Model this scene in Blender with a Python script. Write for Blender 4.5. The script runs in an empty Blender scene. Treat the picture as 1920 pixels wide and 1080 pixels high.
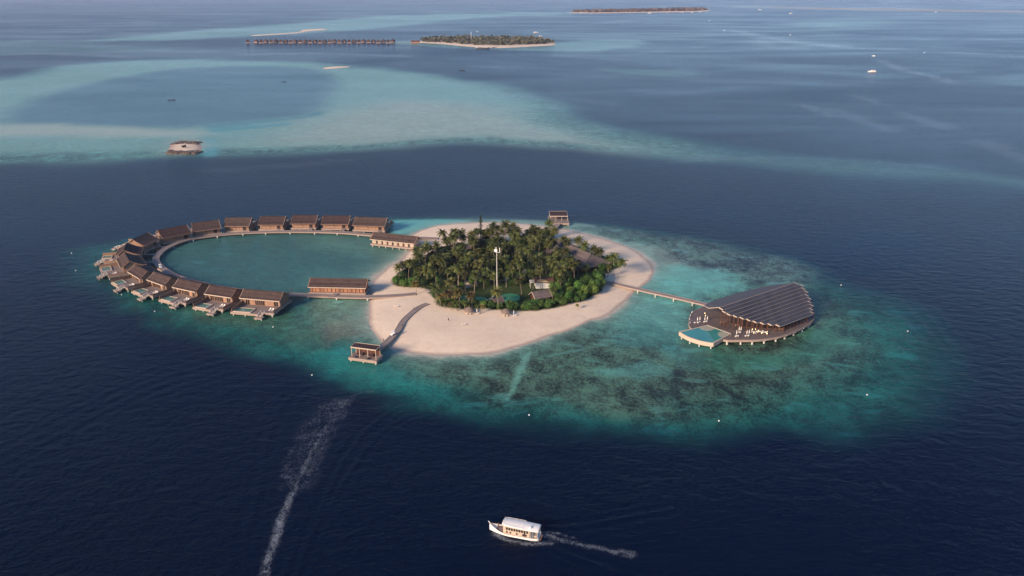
import bpy, bmesh, math, random
import numpy as np
from mathutils import Vector, Matrix, noise as mnoise

random.seed(7)
rng = np.random.default_rng(7)
R = math.radians
# ------------------------------------------------------------------ camera
H = 150.0; PITCH = R(20.9); F = 1478.0
scene = bpy.context.scene
col = scene.collection
cam_d = bpy.data.cameras.new('camera'); cam = bpy.data.objects.new('camera', cam_d); col.objects.link(cam)
cam_d.sensor_width = 36; cam_d.lens = F/1920*36; cam_d.clip_start = 1; cam_d.clip_end = 90000
cam.location = (0, 0, H); cam.rotation_euler = (math.pi/2-PITCH, 0, 0)
scene.camera = cam
# ------------------------------------------------------------------ sky and sun
SUN_EL = 22.0
SUN_DIR = Vector((-0.70, -0.714))                       # horizontal direction towards the sun
w = bpy.data.worlds.new('World'); scene.world = w; w.use_nodes = True
nt = w.node_tree; bg = nt.nodes['Background']
sky = nt.nodes.new('ShaderNodeTexSky'); sky.sky_type = 'NISHITA'; sky.sun_disc = False
sky.sun_elevation = R(SUN_EL); sky.sun_rotation = math.atan2(SUN_DIR.x, SUN_DIR.y) % (2*math.pi)
sky.altitude = 100; sky.air_density = 1.0; sky.dust_density = 0.9; sky.ozone_density = 6.0
nt.links.new(sky.outputs[0], bg.inputs[0]); bg.inputs[1].default_value = 0.084
sd = bpy.data.lights.new('sun', 'SUN'); sun = bpy.data.objects.new('sun', sd); col.objects.link(sun)
sd.energy = 3.2; sd.angle = R(14); sd.color = (1.0, 0.75, 0.55)
sv = Vector((SUN_DIR.x*math.cos(R(SUN_EL)), SUN_DIR.y*math.cos(R(SUN_EL)), math.sin(R(SUN_EL))))
sun.rotation_euler = sv.to_track_quat('Z', 'Y').to_euler()
scene.view_settings.view_transform = 'Standard'; scene.view_settings.look = 'None'
scene.view_settings.exposure = 1.15; scene.view_settings.gamma = 1
scene.cycles.volume_bounces = 1; scene.cycles.max_bounces = 5

# ------------------------------------------------------------------ helpers
def at(px, py, z=0.0):
    "a point of the place seen at pixel (px,py) of the 1920x1080 photograph, at height z"
    a = (px-960)/F; b = (540-py)/F
    d = Vector((a, math.cos(PITCH)+b*math.sin(PITCH), -math.sin(PITCH)+b*math.cos(PITCH)))
    t = (z-H)/d.z
    return Vector((d.x*t, d.y*t, z))
def W2(px, py, z=0.0):
    p = at(px, py, z); return (p.x, p.y)

def nm(name):
    m = bpy.data.materials.new(name); m.use_nodes = True
    return m, m.node_tree, m.node_tree.nodes['Principled BSDF']
def mat(name, c, rough=0.7, var=0.25, scale=1.0, stripe=None, metal=0.0, spec=0.3, objvar=0.0, emit=None, trans=0.0):
    m, t, b = nm(name)
    N = t.nodes; L = t.links
    tc = N.new('ShaderNodeTexCoord')
    nz = N.new('ShaderNodeTexNoise'); nz.inputs['Scale'].default_value = scale; nz.inputs['Detail'].default_value = 5
    L.new(tc.outputs['Object'], nz.inputs['Vector'])
    mx = N.new('ShaderNodeMix'); mx.data_type = 'RGBA'
    mx.inputs[6].default_value = (*[x*(1-var) for x in c], 1)
    mx.inputs[7].default_value = (*[min(1, x*(1+var)) for x in c], 1)
    L.new(nz.outputs['Fac'], mx.inputs[0])
    out = mx.outputs[2]
    if stripe:
        ax, per, depth = stripe
        sp = N.new('ShaderNodeSeparateXYZ'); L.new(tc.outputs['Object'], sp.inputs[0])
        m1 = N.new('ShaderNodeMath'); m1.operation = 'MULTIPLY'; m1.inputs[1].default_value = 1/per
        L.new(sp.outputs[ax], m1.inputs[0])
        fl = N.new('ShaderNodeMath'); fl.operation = 'FLOOR'; L.new(m1.outputs[0], fl.inputs[0])
        wn = N.new('ShaderNodeTexWhiteNoise'); wn.noise_dimensions = '1D'; L.new(fl.outputs[0], wn.inputs['W'])
        mr = N.new('ShaderNodeMapRange'); L.new(wn.outputs[0], mr.inputs[0])
        mr.inputs[3].default_value = 1-depth; mr.inputs[4].default_value = 1+depth*0.6
        m2 = N.new('ShaderNodeMix'); m2.data_type = 'RGBA'; m2.blend_type = 'MULTIPLY'; m2.inputs[0].default_value = 1
        L.new(out, m2.inputs[6]); L.new(mr.outputs[0], m2.inputs[7]); out = m2.outputs[2]
    if objvar:
        oi = N.new('ShaderNodeObjectInfo')
        hs = N.new('ShaderNodeHueSaturation')
        r1 = N.new('ShaderNodeMapRange'); L.new(oi.outputs['Random'], r1.inputs[0]); r1.inputs[3].default_value = 1-objvar; r1.inputs[4].default_value = 1+objvar
        r2 = N.new('ShaderNodeMapRange'); L.new(oi.outputs['Random'], r2.inputs[0]); r2.inputs[3].default_value = 0.5-objvar*0.10; r2.inputs[4].default_value = 0.5+objvar*0.05
        L.new(r1.outputs[0], hs.inputs['Value']); L.new(r2.outputs[0], hs.inputs['Hue']); L.new(out, hs.inputs['Color']); out = hs.outputs[0]
    L.new(out, b.inputs['Base Color'])
    b.inputs['Roughness'].default_value = rough; b.inputs['Metallic'].default_value = metal
    b.inputs['Specular IOR Level'].default_value = spec
    if emit:
        b.inputs['Emission Color'].default_value = (*emit[0], 1); b.inputs['Emission Strength'].default_value = emit[1]
    return m

M = {}
M['shingle'] = mat('brown_shingle', (0.062, 0.041, 0.036), 0.85, 0.5, 0.45, (2, 0.22, 0.35), spec=0.15, objvar=0.25)
M['shingle_grey'] = mat('grey_shingle', (0.13, 0.105, 0.097), 0.8, 0.5, 0.35, (2, 0.2, 0.3), spec=0.2)
M['timber'] = mat('pale_timber', (0.31, 0.18, 0.115), 0.75, 0.3, 0.6, (0, 0.35, 0.25))
M['cladding'] = mat('orange_timber_cladding', (0.36, 0.165, 0.085), 0.7, 0.35, 0.5, (0, 0.7, 0.4))
M['fascia'] = mat('fascia_board', (0.30, 0.225, 0.18), 0.7, 0.2, 0.5)
M['white'] = mat('white_paint', (0.74, 0.71, 0.66), 0.45, 0.08, 1.5)
M['cream'] = mat('cream_wall', (0.46, 0.36, 0.27), 0.6, 0.15, 0.8)
M['plank'] = mat('weathered_planks', (0.21, 0.165, 0.145), 0.8, 0.3, 0.4, (1, 0.5, 0.25))
M['plank_dark'] = mat('dark_deck_planks', (0.125, 0.097, 0.09), 0.7, 0.3, 0.3, (1, 0.6, 0.25))
M['walk'] = mat('walkway_planks', (0.23, 0.185, 0.165), 0.8, 0.25, 0.3)
M['concrete'] = mat('pale_concrete', (0.52, 0.49, 0.43), 0.8, 0.2, 1.0)
M['dark'] = mat('dark_opening', (0.035, 0.022, 0.018), 0.5, 0.4, 1.0)
M['glass'] = mat('window_glass', (0.02, 0.018, 0.018), 0.2, 0.2, 1.0, spec=0.4)
M['pool'] = mat('pool_water', (0.10, 0.19, 0.15), 0.08, 0.25, 0.5, spec=0.5)
M['poolblue'] = mat('hall_pool_water', (0.045, 0.215, 0.190), 0.08, 0.3, 0.12, spec=0.5)
M['pool_step'] = mat('pool_steps', (0.30, 0.30, 0.23), 0.5, 0.2, 0.8)
M['panel'] = mat('solar_panel', (0.052, 0.043, 0.042), 0.45, 0.35, 0.5, (0, 2.0, 0.3), spec=0.5)
M['riser'] = mat('roof_riser', (0.30, 0.26, 0.235), 0.7, 0.6, 1.2)
M['roof_dark'] = mat('dark_roof_sheet', (0.075, 0.062, 0.062), 0.6, 0.35, 0.15, spec=0.3)
M['wood_red'] = mat('dark_red_timber', (0.085, 0.033, 0.021), 0.6, 0.4, 0.8)
M['thatch'] = mat('grey_thatch', (0.17, 0.125, 0.10), 0.95, 0.4, 3.0)
M['cushion'] = mat('white_cushion', (0.75, 0.68, 0.60), 0.8, 0.05, 2.0)
M['tank'] = mat('green_tank', (0.035, 0.17, 0.085), 0.6, 0.25, 0.6)
M['trunk'] = mat('palm_trunk', (0.27, 0.21, 0.155), 0.9, 0.35, 2.0, (2, 0.5, 0.3), objvar=0.25)
M['trunk_dark'] = mat('tree_trunk', (0.12, 0.085, 0.06), 0.9, 0.3, 2.0)
M['red_roof'] = mat('red_brown_roof', (0.10, 0.045, 0.036), 0.8, 0.3, 0.8)
M['rock'] = mat('reef_rock', (0.10, 0.075, 0.06), 0.9, 0.6, 0.25)
M['lamp'] = mat('lit_lamp', (0.9, 0.7, 0.4), 0.5, 0.0, 1, emit=((1.0, 0.62, 0.28), 2.0))
M['skin'] = mat('skin', (0.30, 0.17, 0.11), 0.6, 0.1, 3); M['hair'] = mat('hair', (0.02, 0.015, 0.012), 0.7, 0.1, 3)
M['clothd'] = mat('dark_clothes', (0.03, 0.035, 0.05), 0.8, 0.2, 3); M['clothw'] = mat('white_clothes', (0.6, 0.58, 0.55), 0.8, 0.1, 3)
M['rubber'] = mat('black_rubber', (0.02, 0.02, 0.02), 0.8, 0.1, 3)
M['hull_dark'] = mat('dark_hull', (0.05, 0.055, 0.06), 0.6, 0.2, 1)

def leafmat(name, c, tip):
    m, t, b = nm(name); N = t.nodes; L = t.links
    tc = N.new('ShaderNodeTexCoord'); nz = N.new('ShaderNodeTexNoise'); nz.inputs['Scale'].default_value = 0.55; nz.inputs['Detail'].default_value = 6
    L.new(tc.outputs['Object'], nz.inputs['Vector'])
    cr = N.new('ShaderNodeValToRGB'); L.new(nz.outputs['Fac'], cr.inputs[0])
    cr.color_ramp.elements[0].position = 0.35; cr.color_ramp.elements[0].color = (*c, 1)
    cr.color_ramp.elements[1].position = 0.68; cr.color_ramp.elements[1].color = (*tip, 1)
    oi = N.new('ShaderNodeObjectInfo'); hs = N.new('ShaderNodeHueSaturation')
    r1 = N.new('ShaderNodeMapRange'); L.new(oi.outputs['Random'], r1.inputs[0]); r1.inputs[3].default_value = 0.6; r1.inputs[4].default_value = 1.5
    ml = N.new('ShaderNodeMath'); ml.operation = 'MULTIPLY'; ml.inputs[1].default_value = 7.13; L.new(oi.outputs['Random'], ml.inputs[0])
    fr = N.new('ShaderNodeMath'); fr.operation = 'FRACT'; L.new(ml.outputs[0], fr.inputs[0])
    r2 = N.new('ShaderNodeMapRange'); L.new(fr.outputs[0], r2.inputs[0]); r2.inputs[3].default_value = 0.465; r2.inputs[4].default_value = 0.515
    L.new(r1.outputs[0], hs.inputs['Value']); L.new(r2.outputs[0], hs.inputs['Hue']); L.new(cr.outputs[0], hs.inputs['Color'])
    L.new(hs.outputs[0], b.inputs['Base Color']); b.inputs['Roughness'].default_value = 0.6; b.inputs['Specular IOR Level'].default_value = 0.25
    return m
M['palm'] = leafmat('palm_fronds', (0.014, 0.030, 0.008), (0.115, 0.122, 0.028))
M['palm_dry'] = leafmat('golden_palm_fronds', (0.07, 0.075, 0.02), (0.16, 0.12, 0.035))
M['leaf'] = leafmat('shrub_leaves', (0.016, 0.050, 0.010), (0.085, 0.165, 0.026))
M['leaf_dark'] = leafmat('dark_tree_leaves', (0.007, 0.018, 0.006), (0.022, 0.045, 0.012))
M['iron'] = leafmat('casuarina_needles', (0.035, 0.05, 0.025), (0.06, 0.075, 0.035))
M['farwood'] = leafmat('far_trees', (0.045, 0.055, 0.028), (0.10, 0.085, 0.05)); M['hazewood'] = leafmat('distant_trees_haze_tint', (0.12, 0.10, 0.065), (0.22, 0.16, 0.11))  # distant island trees: haze put into the leaf colour, lighter and browner

class MB:
    def __init__(s): s.v = []; s.f = []
    def add(s, vs, fs):
        o = len(s.v); s.v += [tuple(v) for v in vs]; s.f += [tuple(i+o for i in f) for f in fs]; return s
    def box(s, x0, x1, y0, y1, z0, z1):
        vs = [(x, y, z) for z in (z0, z1) for x, y in ((x0, y0), (x1, y0), (x1, y1), (x0, y1))]
        return s.add(vs, [(3, 2, 1, 0), (4, 5, 6, 7), (0, 1, 5, 4), (1, 2, 6, 5), (2, 3, 7, 6), (3, 0, 4, 7)])
    def prism(s, pts, z0, z1):
        n = len(pts)
        a = sum(pts[i][0]*pts[(i+1) % n][1]-pts[(i+1) % n][0]*pts[i][1] for i in range(n))
        if a < 0: pts = pts[::-1]
        vs = [(x, y, z0) for x, y in pts]+[(x, y, z1) for x, y in pts]
        return s.add(vs, [tuple(range(n))[::-1], tuple(range(n, 2*n))]+[(i, (i+1) % n, n+(i+1) % n, n+i) for i in range(n)])
    def extr_x(s, prof, x0, x1):            # profile of (y,z) swept along x
        n = len(prof)
        vs = [(x0, y, z) for y, z in prof]+[(x1, y, z) for y, z in prof]
        return s.add(vs, [tuple(range(n)), tuple(range(n, 2*n))[::-1]]+[((i+1) % n, i, n+i, n+(i+1) % n) for i in range(n)])
    def tube(s, p0, p1, r0, r1=None, n=8):
        r1 = r0 if r1 is None else r1
        p0 = Vector(p0); p1 = Vector(p1); d = (p1-p0).normalized()
        a = d.orthogonal().normalized(); b = d.cross(a)
        vs = []
        for p, r in ((p0, r0), (p1, r1)):
            for k in range(n):
                t = 2*math.pi*k/n; vs.append(p+(a*math.cos(t)+b*math.sin(t))*r)
        return s.add(vs, [tuple(range(n))[::-1], tuple(range(n, 2*n))]+[(k, (k+1) % n, n+(k+1) % n, n+k) for k in range(n)])
    def path(s, pts, rad, n=7):
        vs = []; m = len(pts)
        for i, p in enumerate(pts):
            p = Vector(p); d = (Vector(pts[min(i+1, m-1)])-Vector(pts[max(i-1, 0)])).normalized()
            a = d.cross(Vector((0, 1, 0.01))).normalized(); b = d.cross(a)
            for k in range(n):
                t = 2*math.pi*k/n; vs.append(p+(a*math.cos(t)+b*math.sin(t))*rad[i])
        fs = [(i*n+k, i*n+(k+1) % n, (i+1)*n+(k+1) % n, (i+1)*n+k) for i in range(m-1) for k in range(n)]
        return s.add(vs, fs+[tuple(range(n))[::-1], tuple(range((m-1)*n, m*n))])
    def loft(s, rings, cap=True, closed=True):
        n = len(rings[0]); m = len(rings); vs = [v for r in rings for v in r]; fs = []
        for i in range(m-1):
            for k in range(n if closed else n-1):
                fs.append((i*n+k, i*n+(k+1) % n, (i+1)*n+(k+1) % n, (i+1)*n+k))
        if cap: fs += [tuple(range(n))[::-1], tuple(range((m-1)*n, m*n))]
        return s.add(vs, fs)
    def build(s, name, m, parent=None, smooth=False, loc=None):
        me = bpy.data.meshes.new(name); me.from_pydata(s.v, [], s.f); me.update()
        me.materials.append(m)
        if smooth:
            me.polygons.foreach_set('use_smooth', [True]*len(me.polygons))
        o = bpy.data.objects.new(name, me); col.objects.link(o)
        if parent: o.parent = parent
        if loc is not None: o.location = loc
        return o
def tag(o, label, cat, group=None):
    o['label'] = label; o['category'] = cat
    if group: o['group'] = group
    return o
def struct(o): o['kind'] = 'structure'; return o
def thing(name, label, cat, loc=(0, 0, 0), rz=0, group=None):
    o = bpy.data.objects.new(name, None); col.objects.link(o); o.location = loc; o.rotation_euler = (0, 0, rz)
    o.empty_display_size = 0.5
    return tag(o, label, cat, group)
kids = {}
def copy_tree(o, parent=None):
    c = o.copy(); col.objects.link(c); c.parent = parent
    for ch in [x for x in CH.get(o.name, [])]: 
        cc = copy_tree(ch, c)
        CH.setdefault(c.name, []).append(cc)
    return c
CH = {}
def reg(o):                                  # remember children so copying needs no slow search
    for ch in bpy.data.objects:
        if ch.parent == o:
            CH.setdefault(o.name, []).append(ch); reg(ch)
    return o
def dup(o, loc, rz=0, label=None, group=None, scale=None):
    c = copy_tree(o); c.location = loc; c.rotation_euler = (0, 0, rz)
    if label: c['label'] = label
    if group: c['group'] = group
    if scale is not None: c.scale = (scale, scale, scale) if not isinstance(scale, tuple) else scale
    return c
def catmull(pts, n=6):
    P = [pts[0]]+list(pts)+[pts[-1]]; out = []
    for i in range(1, len(P)-2):
        p0, p1, p2, p3 = [np.array(P[i+k], float) for k in (-1, 0, 1, 2)]
        for k in range(n):
            t = k/n
            out.append(0.5*((2*p1)+(-p0+p2)*t+(2*p0-5*p1+4*p2-p3)*t*t+(-p0+3*p1-3*p2+p3)*t**3))
    out.append(np.array(pts[-1], float)); return out

# distance fields
def seg_dist(X, Y, poly, closed=True):
    d = np.full(X.shape, 1e18)
    n = len(poly)
    for i in range(n if closed else n-1):
        ax, ay = poly[i][0], poly[i][1]; bx, by = poly[(i+1) % n][0], poly[(i+1) % n][1]
        vx, vy = bx-ax, by-ay; L2 = vx*vx+vy*vy+1e-9
        t = np.clip(((X-ax)*vx+(Y-ay)*vy)/L2, 0, 1)
        d = np.minimum(d, (X-ax-t*vx)**2+(Y-ay-t*vy)**2)
    return np.sqrt(d)
def inside(X, Y, poly):
    r = np.zeros(X.shape, bool); n = len(poly)
    for i in range(n):
        ax, ay = poly[i][0], poly[i][1]; bx, by = poly[(i+1) % n][0], poly[(i+1) % n][1]
        c = (ay > Y) != (by > Y)
        with np.errstate(divide='ignore', invalid='ignore'):
            xi = (bx-ax)*(Y-ay)/(by-ay+1e-12)+ax
        r ^= c & (X < xi)
    return r
def sdf(X, Y, poly):
    d = seg_dist(X, Y, poly); return np.where(inside(X, Y, poly), d, -d)
def smooth01(x): x = np.clip(x, 0, 1); return x*x*(3-2*x)
def vnoise(X, Y, s, seed=0):
    "tiling-free value noise"
    x = X/s+seed*17.3; y = Y/s+seed*9.1
    xi = np.floor(x).astype(np.int64); yi = np.floor(y).astype(np.int64); fx = smooth01(x-xi); fy = smooth01(y-yi)
    def h(i, j):
        n = (i*374761393+j*668265263+seed*1442695) & 0x7fffffff
        n = ((n ^ (n >> 13))*1274126177) & 0x7fffffff
        return ((n ^ (n >> 16)) & 0xffff)/65535.0
    return (h(xi, yi)*(1-fx)+h(xi+1, yi)*fx)*(1-fy)+(h(xi, yi+1)*(1-fx)+h(xi+1, yi+1)*fx)*fy
def fbm(X, Y, s, seed=0, o=4):
    r = 0; a = 1; t = 0
    for k in range(o): r = r+a*vnoise(X, Y, s/2**k, seed+k); t += a; a *= 0.5
    return r/t
def wpoly(pts, z=0.0, n=4):
    c = list(pts)+[pts[0]]
    return [W2(p[0], p[1], z) for p in catmull(c, n)[:-1]]
def wline(pts, z=0.0, n=4): return [W2(p[0], p[1], z) for p in catmull(pts, n)]

# ------------------------------------------------------------------ outlines of the place (image points unprojected onto the water plane)
SAND = wpoly([(731,500),(715,512),(702,526),(693,543),(693,564),(692,590),(694,611),(703,626),(722,642),(736,650),(753,657),(783,662),(827,666),(880,665),(928,661),
   (960,653),(990,644),(1032,630),(1065,619),(1105,602),(1137,591),(1160,575),(1177,561),(1190,546),(1208,534),(1221,520),(1225,508),(1222,496),(1213,486),(1191,470),
   (1160,457),(1127,447),(1095,439),(1062,431),(1035,427),(993,421),(940,417),(880,418),(848,420),(820,423),(798,430),(782,436),(768,446),(778,456),(772,466),(762,476),(753,488),(742,495)])
VEG = wpoly([(734,532),(740,520),(760,504),(785,490),(812,478),(826,468),(860,462),(900,459),(960,455),(1020,450),(1050,452),(1090,468),(1130,484),(1158,494),(1163,503),(1150,512),
   (1128,523),(1130,535),(1128,548),(1110,562),(1085,570),(1050,580),(1010,588),(965,590),(930,588),(890,584),(855,583),(830,580),(816,572),(814,560),(800,554),(806,549),(788,543),(765,543),(745,540)])
LAWN = wpoly([(880,548),(930,540),(985,538),(1040,545),(1035,552),(985,556),(980,572),(930,574),(880,570),(860,560)])
PATH = wpoly([(850,541),(880,531),(920,527),(960,521),(985,512),(990,517),(965,529),(925,534),(890,540),(860,547)])
RING = [(695,440),(650,436),(600,434),(545,433.5),(490,434.5),(440,437),(400,441),(360,447),(330,456),(306,468),(294,480),(293,490),(303,502),(325,515),(360,527),(400,536.5),(445,543.5),(490,548),(530,551)]

# ------------------------------------------------------------------ the sea
def lin(r, g, b):
    f = lambda c: (c/255/12.92) if c <= 10 else ((c/255+0.055)/1.055)**2.4
    return np.array([f(r), f(g), f(b)])
def make_sea():
    ys = list(np.arange(-2, 1120, 2.4))
    Ds = []
    for y in ys:
        a = PITCH+math.atan((y-540)/F); Ds.append(H/math.tan(a))
    Ds = [60000, 45000, 33000, 26000, 21000, 17500, 14500, 12500]+[d for d in Ds if d < 11500]
    d = Ds[-1]
    while d > 12: d *= 0.9; Ds.append(d)
    Ds = np.array(sorted(Ds))
    az = list(np.arange(-38, 38.001, 0.115))
    az = [a for a in np.arange(-180, -38, 4)]+az+[a for a in np.arange(42, 180, 4)]
    az = np.radians(np.array(az))
    A, D = np.meshgrid(az, Ds)
    X = (D*np.sin(A)).ravel(); Y = (D*np.cos(A)).ravel()
    nr, nc = A.shape
    n = X.size
    wx = X+(fbm(X, Y, 26, 3, 5)-0.5)*18; wy = Y+(fbm(X, Y, 26, 8, 5)-0.5)*26          # warped coordinates for ragged reef edges
    fx = X+(fbm(X, Y, 110, 13)-0.5)*50; fy = Y+(fbm(X, Y, 110, 18)-0.5)*46*np.clip(Y/900, 0.6, 4)
    C = np.tile(np.array([0.0003, 0.0044, 0.0185]), (n, 1))
    coral = np.zeros(n); foam = np.zeros(n); slick = np.zeros(n); Z = np.zeros(n)
    far = D.ravel() > 620; near = ~far
    C[:] *= (0.8+0.5*fbm(X, Y, 300, 4))[:, None]
    # deep water colour: darker and clearer looking straight down is left to the gloss; blue of the open sea
    def layer(poly, c, soft, amt=1.0, cor=None, warp=True, shift=0.0, isfar=False, wnoise=None):
        P = np.array(poly); x0, y0 = P.min(0)-soft*1.5-40; x1, y1 = P.max(0)+soft*1.5+40
        k = np.nonzero((X > x0) & (X < x1) & (Y > y0) & (Y < y1))[0]
        if len(k) == 0: return
        if isfar: xx, yy = fx[k], fy[k]
        elif warp: xx, yy = wx[k], wy[k]
        else: xx, yy = X[k], Y[k]
        s = sdf(xx, yy, poly)
        m = smooth01((s+shift+soft/2)/soft)*amt
        if wnoise: m = m*np.clip((fbm(X[k], Y[k]*0.6, wnoise[0], 31)-wnoise[1])*wnoise[2], 0, 1)
        C[k] = C[k]*(1-m[:, None])+np.array(c)[None]*m[:, None]
        if cor is not None: coral[k] = coral[k]*(1-m)+cor*m
    TQ = lin(124, 170, 158)*0.72; BG = lin(158, 172, 156)*0.76; TE = np.array([0.022, 0.095, 0.105]); GR = np.array([0.05, 0.125, 0.10])
    # far reefs
    farreef = wpoly([(150,78),(350,58),(500,48),(640,36),(750,28),(1000,23.5),(1110,22),(1110,26),(1000,28),(850,38),(700,54),(560,63),(480,68),(300,76)])
    layer(farreef, TQ*0.9, 130, 0.9, 0.0, isfar=True)
    for p in ([(-600,78),(-100,75),(150,82),(330,93),(150,99),(-100,104),(-600,110)],):
        layer(wpoly(p), TQ*0.45, 140, 0.55, 0, isfar=True)
    layer(wpoly([(730,79),(780,76),(1040,80),(1120,74),(1210,78),(1190,90),(1080,96),(900,92),(760,84)]), TQ*0.8, 60, 0.8, 0, isfar=True)
    layer(wpoly([(1480,44),(1560,34),(1660,38),(1650,52),(1560,56),(1500,54)]), TQ*0.5, 150, 0.6, 0, isfar=True)
    layer(wpoly([(1120,131),(1200,129),(1300,137),(1290,144),(1180,141)]), TQ*0.5, 60, 0.6, 0, isfar=True)
    layer(wpoly([(1320,11),(1500,12),(1930,20),(2300,24),(2300,27),(1930,23),(1500,17),(1400,15)]), BG*0.8, 200, 0.7, 0, isfar=True)
    # the broad reef flat
    flat = wpoly([(-900,230),(-500,185),(0,142),(120,122),(230,113),(400,111),(560,115),(640,124),(720,128),(830,140),(950,163),(1040,192),(1130,228),(1250,258),(1400,282),(1600,302),(1800,322),(1930,340),
        (2400,400),(2400,425),(1930,352),(1700,337),(1500,320),(1350,303),(1280,298),(1180,290),(1080,278),(950,271),(850,269),(750,277),(600,286),(480,286),(400,292),(280,296),(150,303),(0,301),(-500,315),(-900,330)])
    layer(flat, TE*0.9, 80, 0.6, 0.25, isfar=True)
    layer(wpoly([(-900,240),(-500,190),(0,148),(120,124),(230,116),(400,113),(560,117),(640,127),(720,131),(830,145),(930,166),(1010,192),(1100,235),(1220,268),(1290,290),(1180,285),(1080,273),(950,266),(850,264),(750,272),(600,280),(400,286),(280,291),(150,296),(0,292),(-500,300),(-900,315)]),
          TQ, 95, 0.92, 0.12, isfar=True)
    layer(wpoly([(640,205),(760,190),(900,200),(1000,228),(1120,262),(1180,280),(1080,272),(950,264),(850,261),(740,268),(600,272),(500,262),(560,240)]), BG, 120, 0.8, 0.15, isfar=True)
    layer(wpoly([(940,168),(1040,200),(1130,236),(1300,272),(1320,296),(1200,282),(1080,255),(990,215)]), GR*0.9, 70, 0.55, 0.6, isfar=True)
    layer(wpoly([(-500,296),(0,286),(150,289),(400,280),(600,276),(850,263),(1000,266),(1180,284),(1080,279),(850,271),(600,286),(400,292),(150,302),(0,301),(-500,310)]), GR*1.1, 30, 0.8, 0.8, isfar=True)
    layer(wpoly([(1250,288),(1500,300),(1700,318),(1930,340),(2300,395),(2300,402),(1900,345),(1650,328),(1450,312)]), TQ*0.42, 60, 0.55, 0.3, isfar=True)
    LB = lin(84, 130, 146)*0.50
    layer(wpoly([(10,222),(40,196),(110,172),(200,150),(300,133),(360,127),(450,124),(560,127),(612,136),(632,155),(615,180),(600,205),(570,217),(480,227),(380,236),(280,239),(150,235),(40,233)]), LB, 60, 0.92, 0.1, isfar=False, shift=0)
    layer(wpoly([(-900,262),(0,236),(150,237),(300,241),(370,243),(380,252),(200,256),(0,256),(-900,285)]), BG*1.1, 40, 0.85, 0, isfar=True)
    layer(wpoly([(380,233),(450,229),(560,219),(600,209),(598,217),(520,228),(400,240)]), TE*1.8, 12, 0.7, 0, warp=False)
    layer(wpoly([(390,240),(470,235),(540,230),(540,235),(480,241),(400,248)]), TE*2.2, 10, 0.7, 0, warp=False)
    layer(wpoly([(378,262),(400,262),(408,290),(376,290)]), TE*3.0, 14, 0.7, 0, warp=False)
    layer(wpoly([(312,262),(345,258),(382,264),(384,282),(345,292),(312,286)]), BG*0.9, 25, 0.8, 0.2)
    # reef around the near island
    reef = wpoly([(120,470),(110,500),(160,545),(210,572),(280,602),(340,628),(420,655),(520,682),(600,706),(690,720),(780,752),(880,785),(1000,812),(1120,828),(1250,834),(1400,832),(1540,822),(1670,798),(1780,760),(1818,700),(1800,636),(1738,578),(1620,540),(1540,505),(1460,478),(1350,452),(1250,437),(1150,425),(1070,415),(960,412),(850,412),(735,412),(650,420),(560,422),(400,427),(300,440),(220,452),(160,458)])
    layer(reef, np.array([0.004, 0.036, 0.042]), 24, 0.95, 0.45)
    layer(wpoly([(190,470),(175,505),(240,565),(330,610),(430,640),(540,666),(610,690),(700,706),(790,735),(900,768),(1010,792),(1120,806),(1250,812),(1400,808),(1520,795),(1635,770),(1722,726),(1738,664),(1692,600),(1605,556),(1510,512),(1440,486),(1340,458),(1240,442),(1150,430),(1070,418),(960,414),(850,414),(745,415),(640,424),(400,434),(300,448),(230,462)]),
          np.array([0.009, 0.070, 0.058]), 24, 0.9, 0.7)
    layer(wpoly([(560,570),(640,600),(690,640),(760,680),(850,715),(960,755),(1080,775),(1220,775),(1340,765),(1450,745),(1560,710),(1620,660),(1600,610),(1540,560),(1480,505),(1420,482),(1330,462),(1230,446),(1140,434),(1070,424),(1180,470),(1230,510),(1190,560),(1130,610),(960,670),(780,668),(700,640),(680,560)]),
          np.array([0.052, 0.090, 0.062]), 26, 0.88, 1.0)
    layer(wpoly([(1290,780),(1450,760),(1580,720),(1650,650),(1600,590),(1540,560),(1570,600),(1540,670),(1430,720),(1250,740)]), np.array([0.022, 0.078, 0.058]), 24, 0.7, 1.0)
    # bright vivid slope in front of the pavilion and along the villas
    layer(wpoly([(600,650),(640,640),(700,655),(770,690),(800,720),(740,715),(660,700),(600,682)]), np.array([0.015, 0.19, 0.165]), 22, 0.85, 0.1)
    layer(wpoly([(800,712),(900,750),(1010,775),(1120,790),(1000,790),(880,768),(800,738)]), np.array([0.012, 0.105, 0.095]), 16, 0.6, 0.5)
    layer(wpoly([(250,535),(330,578),(430,600),(560,612),(610,640),(520,650),(400,622),(300,586),(230,550)]), np.array([0.012, 0.10, 0.085]), 16, 0.65, 0.4)
    layer(wpoly([(300,548),(400,580),(520,590),(640,580),(690,560),(690,620),(600,640),(480,615),(360,592)]), np.array([0.060, 0.125, 0.078]), 16, 0.6, 0.35)
    # lagoon inside the ring, gap behind, sandy shallows
    ring = [W2(x, y) for x, y in RING]+[W2(690, 556), W2(700, 535), W2(735, 500), W2(765, 470), W2(775, 452)]
    layer(ring, np.array([0.040, 0.118, 0.108]), 6, 0.95, 0.12, warp=False)
    layer(wpoly([(560,445),(640,446),(740,460),(700,475),(600,470)]), np.array([0.085, 0.20, 0.155]), 26, 0.7, 0.1)
    layer(wpoly([(570,520),(600,500),(650,515),(700,520),(680,548),(600,548)]), np.array([0.06, 0.17, 0.15]), 20, 0.6, 0.1)
    layer(wpoly([(737,413),(800,412),(880,413),(840,422),(800,428),(770,437),(735,437)]), np.array([0.11, 0.38, 0.34]), 7, 0.9, 0.0, warp=False)
    layer(wpoly([(880,412),(960,412),(1050,416),(1120,424),(1060,426),(960,418)]), np.array([0.15, 0.24, 0.20]), 6, 0.8, 0.1, warp=False)
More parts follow.
